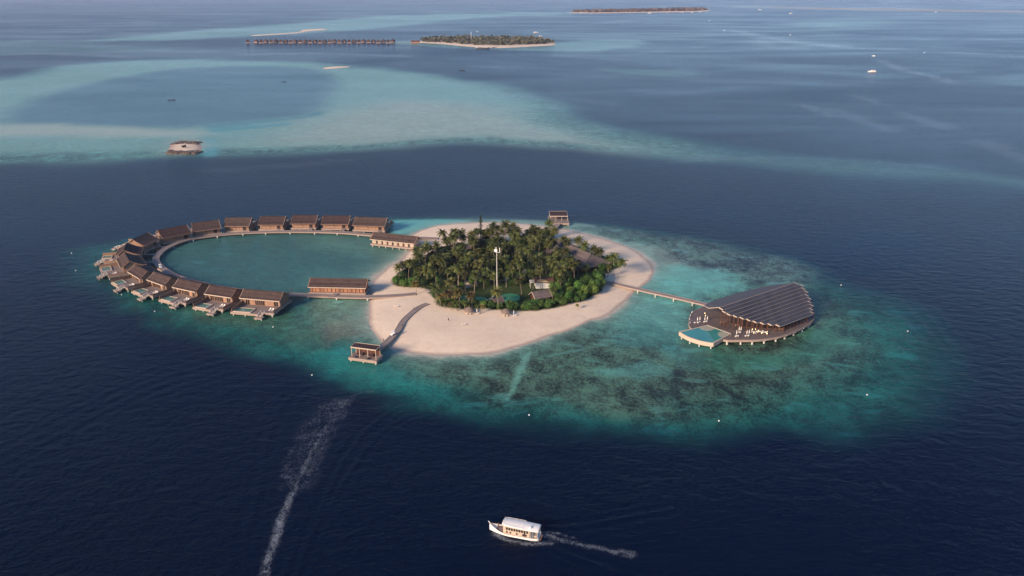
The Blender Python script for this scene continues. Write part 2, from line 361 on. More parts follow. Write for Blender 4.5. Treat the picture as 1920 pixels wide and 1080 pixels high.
    layer(wpoly([(560,565),(620,560),(690,562),(695,600),(660,618),(600,612)]), np.array([0.12, 0.21, 0.155]), 16, 0.8, 0.35)
    layer(wpoly([(600,612),(650,596),(690,596),(692,622),(650,634),(610,632)]), np.array([0.15, 0.165, 0.125]), 10, 0.75, 0.3)
    layer(wpoly([(667,566),(684,572),(686,582),(676,578)]), np.array([0.055, 0.085, 0.07]), 4, 0.8, 0, warp=False)
    # right hand shallows
    layer(wpoly([(1160,455),(1230,465),(1300,485),(1350,505),(1330,520),(1250,520),(1225,500),(1200,475)]), np.array([0.17, 0.215, 0.175]), 18, 0.8, 0.25)
    layer(wpoly([(1225,515),(1300,500),(1370,520),(1400,540),(1330,562),(1290,610),(1270,640),(1200,640),(1140,615),(1190,560)]), np.array([0.11, 0.33, 0.28]), 22, 0.85, 0.15)
    layer(wpoly([(1090,425),(1180,433),(1260,445),(1190,445),(1130,438)]), np.array([0.055, 0.085, 0.075]), 6, 0.8, 0.8)
    layer(wpoly([(1280,445),(1400,468),(1500,500),(1540,520),(1440,530),(1340,512),(1270,480),(1220,455)]), np.array([0.060, 0.095, 0.085]), 18, 0.75, 1.1)
    layer(wpoly([(1270,625),(1330,655),(1400,665),(1480,650),(1560,600),(1570,640),(1500,680),(1380,700),(1290,685)]), np.array([0.03, 0.125, 0.085]), 14, 0.75, 0.3)
    layer(wpoly([(1190,600),(1270,625),(1320,662),(1290,690),(1220,660),(1150,640)]), np.array([0.045, 0.16, 0.14]), 12, 0.65, 0.3)
    layer(wpoly([(985,662),(995,662),(985,690),(965,735),(950,750),(958,725),(972,690)]), np.array([0.12, 0.30, 0.23]), 2.5, 0.75, 0.0, warp=False)
    layer(wpoly([(1110,690),(1180,680),(1240,690),(1200,700),(1130,705)]), np.array([0.08, 0.23, 0.19]), 8, 0.7, 0.2)
    # shallows round the beach
    k = np.nonzero((np.abs(X) < 160) & (Y > 280) & (Y < 560))[0]
    s = sdf(wx[k]*0.5+X[k]*0.5, wy[k]*0.5+Y[k]*0.5, SAND)
    m = np.exp(np.minimum(s, 0)/6.5)*0.95; C[k] = C[k]*(1-m[:, None])+np.array([0.17, 0.30, 0.24])[None]*m[:, None]; coral[k] *= (1-m)
    m = np.exp(np.minimum(s, 0)/1.6)*0.95; C[k] = C[k]*(1-m[:, None])+np.array([0.40, 0.36, 0.29])[None]*m[:, None]
    f_ = np.exp(-((s+0.9)/0.55)**2)*(0.25+0.6*vnoise(X[k], Y[k], 14, 77)); foam[k] = np.maximum(foam[k], f_)
    # foam and wakes
    def line(pts, wpx, amt, target, waves=None, rough=0.0):
        P = wline(pts); Pn = np.array(P); x0, y0 = Pn.min(0)-wpx*4-30; x1, y1 = Pn.max(0)+wpx*4+30
        k = np.nonzero((X > x0) & (X < x1) & (Y > y0) & (Y < y1))[0]
        d = seg_dist(X[k]+(fbm(X[k], Y[k], 6, 40)-0.5)*rough, Y[k]+(fbm(X[k], Y[k], 6, 44)-0.5)*rough, P, False)
        g = np.exp(-(d/wpx)**2)*amt
        if target is not None: target[k] = np.maximum(target[k], g)
        if waves:
            lam, amp, wid = waves; Z[k] += amp*np.exp(-(d/wid)**2)*np.cos(2*math.pi*d/lam)
    line([(492,1110),(500,1060),(515,1010),(532,960),(548,925)], 1.9, 0.95, foam, rough=1.4)
    line([(540,945),(560,900),(580,855),(610,800)], 1.6, 0.8, foam, rough=2.5)
    line([(548,925),(572,870),(600,820),(635,770),(665,742),(700,735)], 1.5, 0.62, foam, rough=3)
    line([(528,915),(538,870),(565,810),(600,765),(640,748)], 2.4, 0.52, foam, rough=4)
    line([(578,915),(600,870),(625,815),(655,760)], 1.6, 0.5, foam, rough=3)
    k = np.nonzero((X > -160) & (X < -30) & (Y > 130) & (Y < 330))[0]
    s = sdf(X[k]+(fbm(X[k], Y[k], 8, 5)-0.5)*5, Y[k]+(fbm(X[k], Y[k], 8, 6)-0.5)*5, wpoly([(522,922),(582,924),(606,862),(640,790),(668,742),(618,752),(570,792),(532,870)]))
    foam[k] = np.maximum(foam[k], smooth01((s+2.5)/5)*(0.35+0.4*fbm(X[k], Y[k], 9, 61)))
    line([(692,715),(700,705),(697,690)], 2.5, 0.35, foam, rough=4)
    line([(556,1080),(600,960),(642,868),(690,805),(735,770),(775,755)], 0.55, 0.34, foam, (4.2, 0.12, 3.4), rough=1)
    line([(600,980),(660,880),(715,812),(760,782),(800,772)], 0.45, 0.22, foam, (4.0, 0.09, 3), rough=1)
    line([(462,1000),(488,905),(505,810),(540,750),(560,735)], 0.8, 0.06, foam, (5, 0.08, 5), rough=1)
    for q in range(4):
        line([(-60,925-22*q),(120,830-18*q),(280,745-14*q),(430,700-12*q)], 0.5, 0.0, None, (6.0, 0.035, 8))
    for q in range(5):
        line([(1500,440+14*q),(1620,470+22*q),(1720,540+30*q),(1800,640+34*q)], 0.5, 0.0, None, (6.5, 0.03, 12))
    # the passenger boat's wash
    line([(926,1001),(945,1010),(975,1018),(1005,1020),(1035,1018)], 1.15, 0.9, foam, rough=1.5)
    line([(1020,1004),(1060,1016),(1100,1026),(1140,1030),(1185,1040)], 1.7, 0.85, foam, rough=2.5)
    line([(1015,998),(1040,1000),(1075,1010)], 0.9, 0.8, foam, rough=2)
    line([(1040,1030),(1120,1060),(1200,1085)], 0.5, 0.26, foam, (4.2, 0.12, 4))
    line([(1030,990),(1100,985),(1190,968),(1260,955)], 0.5, 0.26, foam, (4.2, 0.12, 4))
    line([(500,613),(506,606),(512,612)], 2.5, 0.22, foam, rough=4)
    # far slicks and wakes
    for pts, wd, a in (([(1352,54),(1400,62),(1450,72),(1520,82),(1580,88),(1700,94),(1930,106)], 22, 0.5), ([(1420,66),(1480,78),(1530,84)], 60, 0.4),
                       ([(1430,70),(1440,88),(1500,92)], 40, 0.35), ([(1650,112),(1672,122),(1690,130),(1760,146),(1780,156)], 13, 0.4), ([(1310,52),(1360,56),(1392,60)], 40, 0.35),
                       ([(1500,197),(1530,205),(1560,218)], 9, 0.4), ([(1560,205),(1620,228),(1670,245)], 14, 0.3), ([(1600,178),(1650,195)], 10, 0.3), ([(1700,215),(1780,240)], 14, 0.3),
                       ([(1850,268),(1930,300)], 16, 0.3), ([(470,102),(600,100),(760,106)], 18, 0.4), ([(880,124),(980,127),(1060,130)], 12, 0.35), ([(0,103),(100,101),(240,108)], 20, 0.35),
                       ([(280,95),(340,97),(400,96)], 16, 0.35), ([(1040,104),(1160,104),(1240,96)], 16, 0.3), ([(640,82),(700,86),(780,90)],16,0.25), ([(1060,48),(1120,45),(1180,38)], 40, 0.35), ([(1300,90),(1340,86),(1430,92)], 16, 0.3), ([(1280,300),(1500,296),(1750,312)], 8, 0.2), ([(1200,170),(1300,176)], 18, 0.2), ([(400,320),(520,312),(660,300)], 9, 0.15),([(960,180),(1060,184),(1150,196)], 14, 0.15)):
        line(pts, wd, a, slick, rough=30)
    verts = np.stack([X, Y, Z], 1)
    idx = np.arange(nr*nc).reshape(nr, nc)
    a = idx[:-1, :]; b = idx[1:, :]
    an = np.roll(a, -1, 1); bn = np.roll(b, -1, 1)
    faces = np.stack([a, an, bn, b], -1).reshape(-1, 4)[:, ::-1]
    me = bpy.data.meshes.new('sea')
    me.vertices.add(n+1); vv = np.vstack([verts, [[0, 0, 0]]]); me.vertices.foreach_set('co', vv.ravel())
    cen = np.stack([idx[0, :], np.roll(idx[0, :], -1), np.full(nc, n)], -1)
    nf = len(faces); me.loops.add(nf*4+nc*3)
    me.loops.foreach_set('vertex_index', np.concatenate([faces.ravel(), cen.ravel()]).astype(np.int32))
    me.polygons.add(nf+nc)
    ls = np.concatenate([np.arange(nf)*4, nf*4+np.arange(nc)*3]).astype(np.int32)
    me.polygons.foreach_set('loop_start', ls)
    me.polygons.foreach_set('use_smooth', np.ones(nf+nc, bool))
    me.update(calc_edges=True); me.validate()
    if me.polygons[0].normal.z < 0: me.flip_normals()
    ca = me.attributes.new('reef', 'FLOAT_COLOR', 'POINT')
    ca.data.foreach_set('color', np.vstack([np.hstack([C, np.ones((n, 1))]), [[.01, .02, .03, 1]]]).ravel().astype(np.float32))
    ma = me.attributes.new('marks', 'FLOAT_COLOR', 'POINT')
    ma.data.foreach_set('color', np.vstack([np.stack([coral, foam, slick, np.ones(n)], 1), [[0, 0, 0, 1]]]).ravel().astype(np.float32))
    o = bpy.data.objects.new('sea', me); col.objects.link(o)
    m, t, b = nm('sea_water'); N = t.nodes; L = t.links
    def node(ty, **kw):
        q = N.new(ty)
        for k2, v in kw.items(): setattr(q, k2, v)
        return q
    def math_(op, x, y=None, clamp=False):
        q = node('ShaderNodeMath', operation=op); q.use_clamp = clamp
        for i, v in enumerate((x, y)):
            if v is None: continue
            if isinstance(v, (int, float)): q.inputs[i].default_value = v
            else: L.new(v, q.inputs[i])
        return q.outputs[0]
    geo = node('ShaderNodeNewGeometry')
    a1 = node('ShaderNodeAttribute', attribute_name='reef'); a2 = node('ShaderNodeAttribute', attribute_name='marks')
    sp = node('ShaderNodeSeparateColor'); L.new(a2.outputs['Color'], sp.inputs[0])
    def noise_(scale, sc3=(1, 1, 1), rot=0, detail=3, rough=0.5, dist=0.0):
        mp = node('ShaderNodeMapping'); mp.inputs['Scale'].default_value = sc3; mp.inputs['Rotation'].default_value = (0, 0, rot)
        L.new(geo.outputs['Position'], mp.inputs[0])
        z = node('ShaderNodeTexNoise'); z.inputs['Scale'].default_value = scale; z.inputs['Detail'].default_value = detail; z.inputs['Roughness'].default_value = rough; z.inputs['Distortion'].default_value = dist
        L.new(mp.outputs[0], z.inputs['Vector']); return z.outputs['Fac']
    # coral heads: dark patches with pale sand between them
    n1 = noise_(0.11, (1, .7, 1), 0.4, 9, 0.80, 0.35); n2 = noise_(0.8, (1, .7, 1), 0.2, 6, 0.8, 0.2); n3 = noise_(0.022, detail=3, dist=1.0)
    s12 = math_('ADD', math_('MULTIPLY', n1, 0.50), math_('ADD', math_('MULTIPLY', n2, 0.36), math_('MULTIPLY', n3, 0.19)))
    mr = node('ShaderNodeMapRange'); L.new(s12, mr.inputs[0]); mr.inputs[1].default_value = 0.470; mr.inputs[2].default_value = 0.580; mr.inputs[3].default_value = -1; mr.inputs[4].default_value = 1
    fac = math_('MULTIPLY', mr.outputs[0], sp.outputs[0])
    up = math_('MAXIMUM', fac, 0.0); dn = math_('MAXIMUM', math_('MULTIPLY', fac, -1), 0.0)
    dark = node('ShaderNodeMix', data_type='RGBA', blend_type='MULTIPLY'); dark.clamp_factor = True
    L.new(dn, dark.inputs[0]); L.new(a1.outputs['Color'], dark.inputs[6]); dark.inputs[7].default_value = (0.30, 0.27, 0.32, 1)
    br = node('ShaderNodeMix', data_type='RGBA', blend_type='MULTIPLY')
    L.new(up, br.inputs[0]); L.new(dark.outputs[2], br.inputs[6]); br.inputs[7].default_value = (1.6, 1.9, 1.8, 1)
    n5 = noise_(0.055, (.7, 1.3, 1), -0.3, 7, 0.62, 0.3)
    m5 = node('ShaderNodeMapRange'); L.new(n5, m5.inputs[0]); m5.inputs[1].default_value = 0.575; m5.inputs[2].default_value = 0.64
    pat = node('ShaderNodeMix', data_type='RGBA'); L.new(math_('MULTIPLY', m5.outputs[0], math_('MULTIPLY', sp.outputs[0], 0.55, True), True), pat.inputs[0]); L.new(br.outputs[2], pat.inputs[6])
    sc5 = node('ShaderNodeMix', data_type='RGBA', blend_type='MULTIPLY'); sc5.inputs[0].default_value = 1; L.new(a1.outputs['Color'], sc5.inputs[6]); sc5.inputs[7].default_value = (2.0, 3.0, 3.4, 1); L.new(sc5.outputs[2], pat.inputs[7]); br = pat
    # foam
    f1 = noise_(0.9, (1, .8, 1), 0, 7, 0.78, 1.6); f2 = noise_(0.12, detail=3, dist=1.0)
    th = math_('SUBTRACT', 0.57, math_('MULTIPLY', sp.outputs[1], 0.15))
    fm = math_('MULTIPLY', math_('SUBTRACT', math_('ADD', math_('MULTIPLY', f1, 0.8), math_('MULTIPLY', f2, 0.2)), th), 5.0, True)
    fm = math_('MULTIPLY', fm, math_('MULTIPLY', math_('POWER', sp.outputs[1], 1.5), 1.3, True), True)
    fo = node('ShaderNodeMix', data_type='RGBA'); L.new(math_('MULTIPLY', fm, 0.54), fo.inputs[0]); L.new(br.outputs[2], fo.inputs[6]); fo.inputs[7].default_value = (0.42, 0.46, 0.50, 1)
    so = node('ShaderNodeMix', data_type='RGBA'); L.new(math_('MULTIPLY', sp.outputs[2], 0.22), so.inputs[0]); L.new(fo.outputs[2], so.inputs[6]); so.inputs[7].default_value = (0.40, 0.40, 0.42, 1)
    L.new(so.outputs[2], b.inputs['Base Color'])
    b.inputs['IOR'].default_value = 1.33; b.inputs['Specular IOR Level'].default_value = 0.08
    # ripples
    w1 = noise_(0.75, (0.6, 1.1, 1), 0.12, 4, 0.6, 0.3); w2 = noise_(0.20, (0.7, 1.1, 1), 0.35, 4, 0.5, 0.5); w3 = noise_(0.0022, (0.55, 1.3, 1), -0.15, 5, 0.6, 1.5)
    hgt = math_('ADD', math_('MULTIPLY', w1, 0.85), math_('MULTIPLY', w2, 1.9))
    calm = node('ShaderNodeMapRange'); L.new(w3, calm.inputs[0]); calm.inputs[1].default_value = 0.36; calm.inputs[2].default_value = 0.64; calm.inputs[3].default_value = 0.5; calm.inputs[4].default_value = 1.25
    sl = math_('SUBTRACT', calm.outputs[0], math_('MULTIPLY', sp.outputs[2], 0.8))
    bp = node('ShaderNodeBump'); bp.inputs['Distance'].default_value = 1.0
    L.new(hgt, bp.inputs['Height']); L.new(math_('MULTIPLY', math_('MAXIMUM', sl, 0.05), 0.43), bp.inputs['Strength'])
    L.new(bp.outputs[0], b.inputs['Normal'])
    rr = math_('ADD', math_('MULTIPLY', sl, 0.10), 0.13); L.new(math_('ADD', rr, math_('MULTIPLY', fm, 0.4)), b.inputs['Roughness'])
    me.materials.append(m)
    return struct(o)
make_sea()

# ------------------------------------------------------------------ the sand island
def sand_material():
    m, t, b = nm('coral_sand'); N = t.nodes; L = t.links
    a = N.new('ShaderNodeAttribute'); a.attribute_name = 'ground'
    sp = N.new('ShaderNodeSeparateColor'); L.new(a.outputs['Color'], sp.inputs[0])
    geo = N.new('ShaderNodeNewGeometry')
    nz = N.new('ShaderNodeTexNoise'); nz.inputs['Scale'].default_value = 0.06; nz.inputs['Detail'].default_value = 7; L.new(geo.outputs['Position'], nz.inputs['Vector'])
    n2 = N.new('ShaderNodeTexNoise'); n2.inputs['Scale'].default_value = 0.9; n2.inputs['Detail'].default_value = 5; L.new(geo.outputs['Position'], n2.inputs['Vector'])
    c1 = N.new('ShaderNodeMix'); c1.data_type = 'RGBA'; c1.inputs[6].default_value = (0.59, 0.465, 0.352, 1); c1.inputs[7].default_value = (0.76, 0.62, 0.452, 1); L.new(nz.outputs['Fac'], c1.inputs[0])
    c2 = N.new('ShaderNodeMix'); c2.data_type = 'RGBA'; L.new(sp.outputs[0], c2.inputs[0]); L.new(c1.outputs[2], c2.inputs[6]); c2.inputs[7].default_value = (0.36, 0.275, 0.225, 1)
    g = N.new('ShaderNodeMix'); g.data_type = 'RGBA'; g.inputs[6].default_value = (0.022, 0.035, 0.012, 1); g.inputs[7].default_value = (0.055, 0.085, 0.025, 1); L.new(n2.outputs['Fac'], g.inputs[0])
    c3 = N.new('ShaderNodeMix'); c3.data_type = 'RGBA'; L.new(sp.outputs[1], c3.inputs[0]); L.new(c2.outputs[2], c3.inputs[6]); L.new(g.outputs[2], c3.inputs[7])
    spz = N.new('ShaderNodeSeparateXYZ'); L.new(geo.outputs['Position'], spz.inputs[0])
    ad = N.new('ShaderNodeMath'); ad.operation = 'MULTIPLY_ADD'; L.new(nz.outputs['Fac'], ad.inputs[0]); ad.inputs[1].default_value = 0.9; L.new(spz.outputs[2], ad.inputs[2])
    wr = N.new('ShaderNodeValToRGB'); L.new(ad.outputs[0], wr.inputs[0]); wr.color_ramp.elements[0].position = 0.0; wr.color_ramp.elements[0].color = (0, 0, 0, 1); wr.color_ramp.elements[1].position = 1.0; wr.color_ramp.elements[1].color = (0, 0, 0, 1)
    for p_, v_ in ((0.80, 0), (0.83, 1), (0.86, 0.1), (0.93, 0), (0.96, 0.6), (0.985, 0)):
        e_ = wr.color_ramp.elements.new(p_); e_.color = (v_, v_, v_, 1)
    n4 = N.new('ShaderNodeTexNoise'); n4.inputs['Scale'].default_value = 0.35; n4.inputs['Detail'].default_value = 6; L.new(geo.outputs['Position'], n4.inputs['Vector'])
    mk = N.new('ShaderNodeMapRange'); L.new(n4.outputs['Fac'], mk.inputs[0]); mk.inputs[1].default_value = 0.42; mk.inputs[2].default_value = 0.62; mk.inputs[3].default_value = 0.0; mk.inputs[4].default_value = 0.24
    wm = N.new('ShaderNodeMath'); wm.operation = 'MULTIPLY'; L.new(wr.outputs[0], wm.inputs[0]); L.new(mk.outputs[0], wm.inputs[1])
    tr = N.new('ShaderNodeMix'); tr.data_type = 'RGBA'; tr.blend_type = 'MULTIPLY'; L.new(mk.outputs[0], tr.inputs[0]); L.new(c3.outputs[2], tr.inputs[6]); tr.inputs[7].default_value = (0.80, 0.78, 0.77, 1)
    c4 = N.new('ShaderNodeMix'); c4.data_type = 'RGBA'; L.new(wm.outputs[0], c4.inputs[0]); L.new(tr.outputs[2], c4.inputs[6]); c4.inputs[7].default_value = (0.16, 0.12, 0.09, 1)
    L.new(c4.outputs[2], b.inputs['Base Color']); b.inputs['Roughness'].default_value = 0.9; b.inputs['Specular IOR Level'].default_value = 0.15
    bp = N.new('ShaderNodeBump'); bp.inputs['Strength'].default_value = 0.35; bp.inputs['Distance'].default_value = 0.25; L.new(n2.outputs['Fac'], bp.inputs['Height']); L.new(bp.outputs[0], b.inputs['Normal'])
    return m
M['sand'] = sand_material()
def ground_z(x, y, poly=SAND):
    X = np.atleast_1d(np.array(x, float)); Y = np.atleast_1d(np.array(y, float))
    return _gz(X, Y)[0]
def _gz(X, Y):
    s = sdf(X, Y, SAND)+(fbm(X, Y, 12, 2)-0.5)*2.2+(fbm(X, Y, 4, 12)-0.5)*0.7
    z = np.where(s > 0, 1.7*(1-np.exp(-s/13.0)), s*0.10)
    return z+(fbm(X, Y, 15, 9)-0.5)*0.35*smooth01(s/10)
def land(name, poly, step, zfun, veg=None, margin=6, m=None, wet=0.28):
    P = np.array(poly); x0, y0 = P.min(0)-margin; x1, y1 = P.max(0)+margin
    xs = np.arange(x0, x1, step); ys_ = np.arange(y0, y1, step)
    X, Y = np.meshgrid(xs, ys_); nr, nc = X.shape; X = X.ravel(); Y = Y.ravel(); Z = zfun(X, Y)
    g = np.zeros((len(X), 4)); g[:, 3] = 1; g[:, 0] = smooth01((wet-Z)/(wet*0.9))
    if veg is not None: g[:, 1] = veg(X, Y)
    i = np.arange(nr*nc).reshape(nr, nc); f = np.stack([i[:-1, :-1], i[:-1, 1:], i[1:, 1:], i[1:, :-1]], -1).reshape(-1, 4)
    keep = (Z[f].max(1) > -0.35); f = f[keep]
    used = np.unique(f); remap = -np.ones(len(X), int); remap[used] = np.arange(len(used))
    me = bpy.data.meshes.new(name); me.from_pydata(np.stack([X, Y, Z], 1)[used].tolist(), [], remap[f].tolist()); me.update()
    me.polygons.foreach_set('use_smooth', [True]*len(me.polygons))
    ga = me.attributes.new('ground', 'FLOAT_COLOR', 'POINT'); ga.data.foreach_set('color', g[used].ravel().astype(np.float32))
    me.materials.append(m or M['sand']); o = bpy.data.objects.new(name, me); col.objects.link(o); return struct(o)
def island_veg(X, Y):
    nx = X+(fbm(X, Y, 6, 50)-0.5)*4; ny = Y+(fbm(X, Y, 6, 52)-0.5)*4
    v = smooth01((sdf(nx, ny, VEG)+0.5)/1.5)
    p = smooth01((sdf(nx, ny, PATH)+0.5)/1.5)
    return v*(1-p)
land('sand_island', SAND, 1.3, _gz, island_veg)
def gz(p): return float(ground_z(p[0], p[1]))

def islet(name, pts, hz, step, wet=0.3, noise_s=20, veg=None, z0=0):
    poly = wpoly(pts)
    def zf(X, Y):
        s = sdf(X, Y, poly)+(fbm(X, Y, noise_s, 3)-0.5)*noise_s*0.35
        return np.where(s > 0, hz*(1-np.exp(-s/(noise_s*0.6))), s*0.05)
    return land(name, poly, step, zf, veg, m=M['sand'], wet=wet), poly
islet('sandbank', [(318,281),(322,272),(340,268),(360,268),(374,272),(376,280),(368,286),(345,288),(325,286)], 1.0, 2.0, noise_s=8, wet=1.1)
islet('sandbank', [(606,127),(628,124.5),(655,124.5),(652,126.5),(625,129),(608,129.5)], 0.8, 5.0, noise_s=14)
islet('sandbank', [(470,66),(520,63),(560,60),(568,56),(605,54),(612,56),(580,58.5),(560,62),(520,65),(475,67.5)], 0.9, 9.0, noise_s=20)
isl2_poly = [(768,80),(790,77),(830,74),(900,72),(970,73),(1030,78),(1040,82),(1036,85),(1000,87),(935,90),(880,87.5),(820,82)]
islet('far_island', isl2_poly, 1.5, 7.0, noise_s=12)
islet('distant_island', [(1060,24.5),(1100,22),(1200,20),(1300,17.5),(1330,18.5),(1325,21),(1290,22.6),(1200,23.8),(1120,25)], 1.5, 25.0, noise_s=30)
islet('distant_sandbank', [(1418,14.5),(1500,14.5),(1700,18),(1930,22),(2050,24),(2050,26),(1930,23.6),(1700,19.6),(1500,15.6)], 0.5, 30.0, noise_s=30, wet=1.5)

# ------------------------------------------------------------------ piles and walkways
pile_proto = {}
def pile_mesh(top, r=0.28):
    k = (round(top, 2), r)
    if k not in pile_proto:
        b = MB(); b.tube((0, 0, -2), (0, 0, top), r, r, 8); b.box(-r*1.5, r*1.5, -r*1.5, r*1.5, top-0.35, top-0.003)
        o = b.build('pile', M['concrete']); pile_proto[k] = o.data; bpy.data.objects.remove(o)
    return pile_proto[k]
def pile(parent, x, y, top, r=0.28):
    o = bpy.data.objects.new('pile', pile_mesh(top, r)); col.objects.link(o); o.parent = parent; o.location = (x, y, 0); return o
def walkway(name, label, px, width, ztop, group=None, n=6, spacing=14, zlist=None, rail=True, pilesize=0.3):
    c = catmull([(*at(x, y, ztop)[:2],) for x, y in px], n)
    root = thing(name, label, 'walkway', (c[0][0], c[0][1], 0), 0, group)
    ox, oy = c[0]
    Lp, Rp = [], []; m = len(c)
    for i in range(m):
        d = c[min(i+1, m-1)]-c[max(i-1, 0)]; d = d/np.linalg.norm(d); nrm = np.array((-d[1], d[0]))
        Lp.append(c[i]+nrm*width/2); Rp.append(c[i]-nrm*width/2)
    def zt(i):
        p = c[i]; g = _gz(np.array([p[0]]), np.array([p[1]]))[0]
        return max(ztop, g+0.25) if g > 0 else ztop
    zs = [zt(i) for i in range(m)]
    b = MB(); rings = [[(Lp[i][0]-ox, Lp[i][1]-oy, zs[i]-0.22), (Rp[i][0]-ox, Rp[i][1]-oy, zs[i]-0.22), (Rp[i][0]-ox, Rp[i][1]-oy, zs[i]), (Lp[i][0]-ox, Lp[i][1]-oy, zs[i])] for i in range(m)]
    b.loft(rings); b.build('deck_boards', M['walk'], root)
    for P, sgn in ((Lp, 1), (Rp, -1)):
        b = MB(); rings = []
        for i in range(m):
            q = P[i]+(P[i]-c[i])/np.linalg.norm(P[i]-c[i])*0.14
            x0, y0, x1, y1 = P[i][0]-ox, P[i][1]-oy, q[0]-ox, q[1]-oy
            rings.append([(x0, y0, zs[i]-0.65), (x1, y1, zs[i]-0.65), (x1, y1, zs[i]+0.10), (x0, y0, zs[i]+0.10)])
        b.loft(rings); b.build('edge_beam', M['fascia'], root)
    acc = spacing/2
    for i in range(1, m):
        seg = np.linalg.norm(c[i]-c[i-1]); acc += seg
        if acc > spacing:
            acc = 0; p = c[i]
            if _gz(np.array([p[0]]), np.array([p[1]]))[0] < 0.25:
                d = c[i]-c[i-1]; d = d/np.linalg.norm(d); nrm = np.array((-d[1], d[0]))
                bm_ = MB(); hw = width/2+0.25
                e1 = p+nrm*hw; e2 = p-nrm*hw
                bm_.tube((e1[0]-ox, e1[1]-oy, zs[i]-0.75), (e2[0]-ox, e2[1]-oy, zs[i]-0.75), 0.32, 0.32, 6); bm_.build('cross_beam', M['concrete'], root)
                for s in (-1, 1):
                    q = p+nrm*s*(width/2-0.1); pile(root, q[0]-ox, q[1]-oy, zs[i]-0.5, pilesize)
    return root, c
wk, wc = walkway('boardwalk', 'long curved grey plank boardwalk ringing the lagoon on short concrete piles', [(822,447),(795,446),(760,445),(725,443)]+RING+[(560,552),(600,553.5),(640,555),(690,556),(740,554),(780,551)], 3.6, 1.6)
walkway('jetty', 'curved plank jetty running over the front beach to the open pavilion', [(706,656),(724,642),(737,629),(747,617),(756,602),(769,589),(786,576),(802,569)], 2.6, 1.7)
walkway('jetty', 'straight timber jetty crossing from the right beach to the large dark roofed hall', [(1121,527),(1150,531),(1188,539.5),(1216,546),(1246,552.5),(1275,559),(1305,566),(1325,571)], 2.8, 2.0, spacing=9)
walkway('jetty', 'short plank jetty behind the palms leading to the rear pavilion', [(1036,430),(1041,425.5),(1046,420),(1050,416)], 3.2, 1.8)

# ------------------------------------------------------------------ small furniture
def make_lounger():
    r = thing('sun_lounger', 'white sun lounger', 'sun lounger')
    b = MB(); b.box(-0.36, 0.36, -1.0, 0.35, 0.30, 0.42); b.build('seat', M['cushion'], r)
    b = MB(); b.extr_x([(0.35, 0.30), (0.35, 0.42), (0.95, 0.92), (1.0, 0.80)], -0.36, 0.36); b.build('backrest', M['cushion'], r)
    for x in (-0.3, 0.3):
        for y in (-0.85, 0.6):
            b = MB(); b.box(x-0.04, x+0.04, y-0.04, y+0.04, 0, 0.30); b.build('leg', M['timber'], r)
    return reg(r)
LOUNGER = make_lounger(); LOUNGER_USED = [False]
def lounger(x, y, z, rz, label, group=None):
    o = LOUNGER if not LOUNGER_USED[0] else copy_tree(LOUNGER)
    LOUNGER_USED[0] = True
    o.location = (x, y, z); o.rotation_euler = (0, 0, rz); o['label'] = label
    if group: o['group'] = group
    elif 'group' in o: del o['group']
    return o
def make_parasol():
    r = thing('closed_parasol', 'closed white parasol', 'parasol')
    b = MB(); b.tube((0, 0, 0), (0, 0, 2.6), 0.05, 0.05, 6); b.build('pole', M['white'], r)
    b = MB(); b.path([(0, 0, 0.95), (0, 0, 1.1), (0, 0, 1.9), (0, 0, 2.5), (0, 0, 2.7)], [0.05, 0.22, 0.16, 0.10, 0.03], 8); b.build('folded_canopy', M['cushion'], r)
    b = MB(); b.box(-0.3, 0.3, -0.3, 0.3, 0, 0.12); b.build('base', M['white'], r)
    return reg(r)
PARASOL = make_parasol(); PU = [False]
def parasol(x, y, z, label, group=None):
    o = PARASOL if not PU[0] else copy_tree(PARASOL)
    PU[0] = True; o.location = (x, y, z); o['label'] = label
    if group: o['group'] = group
    return o

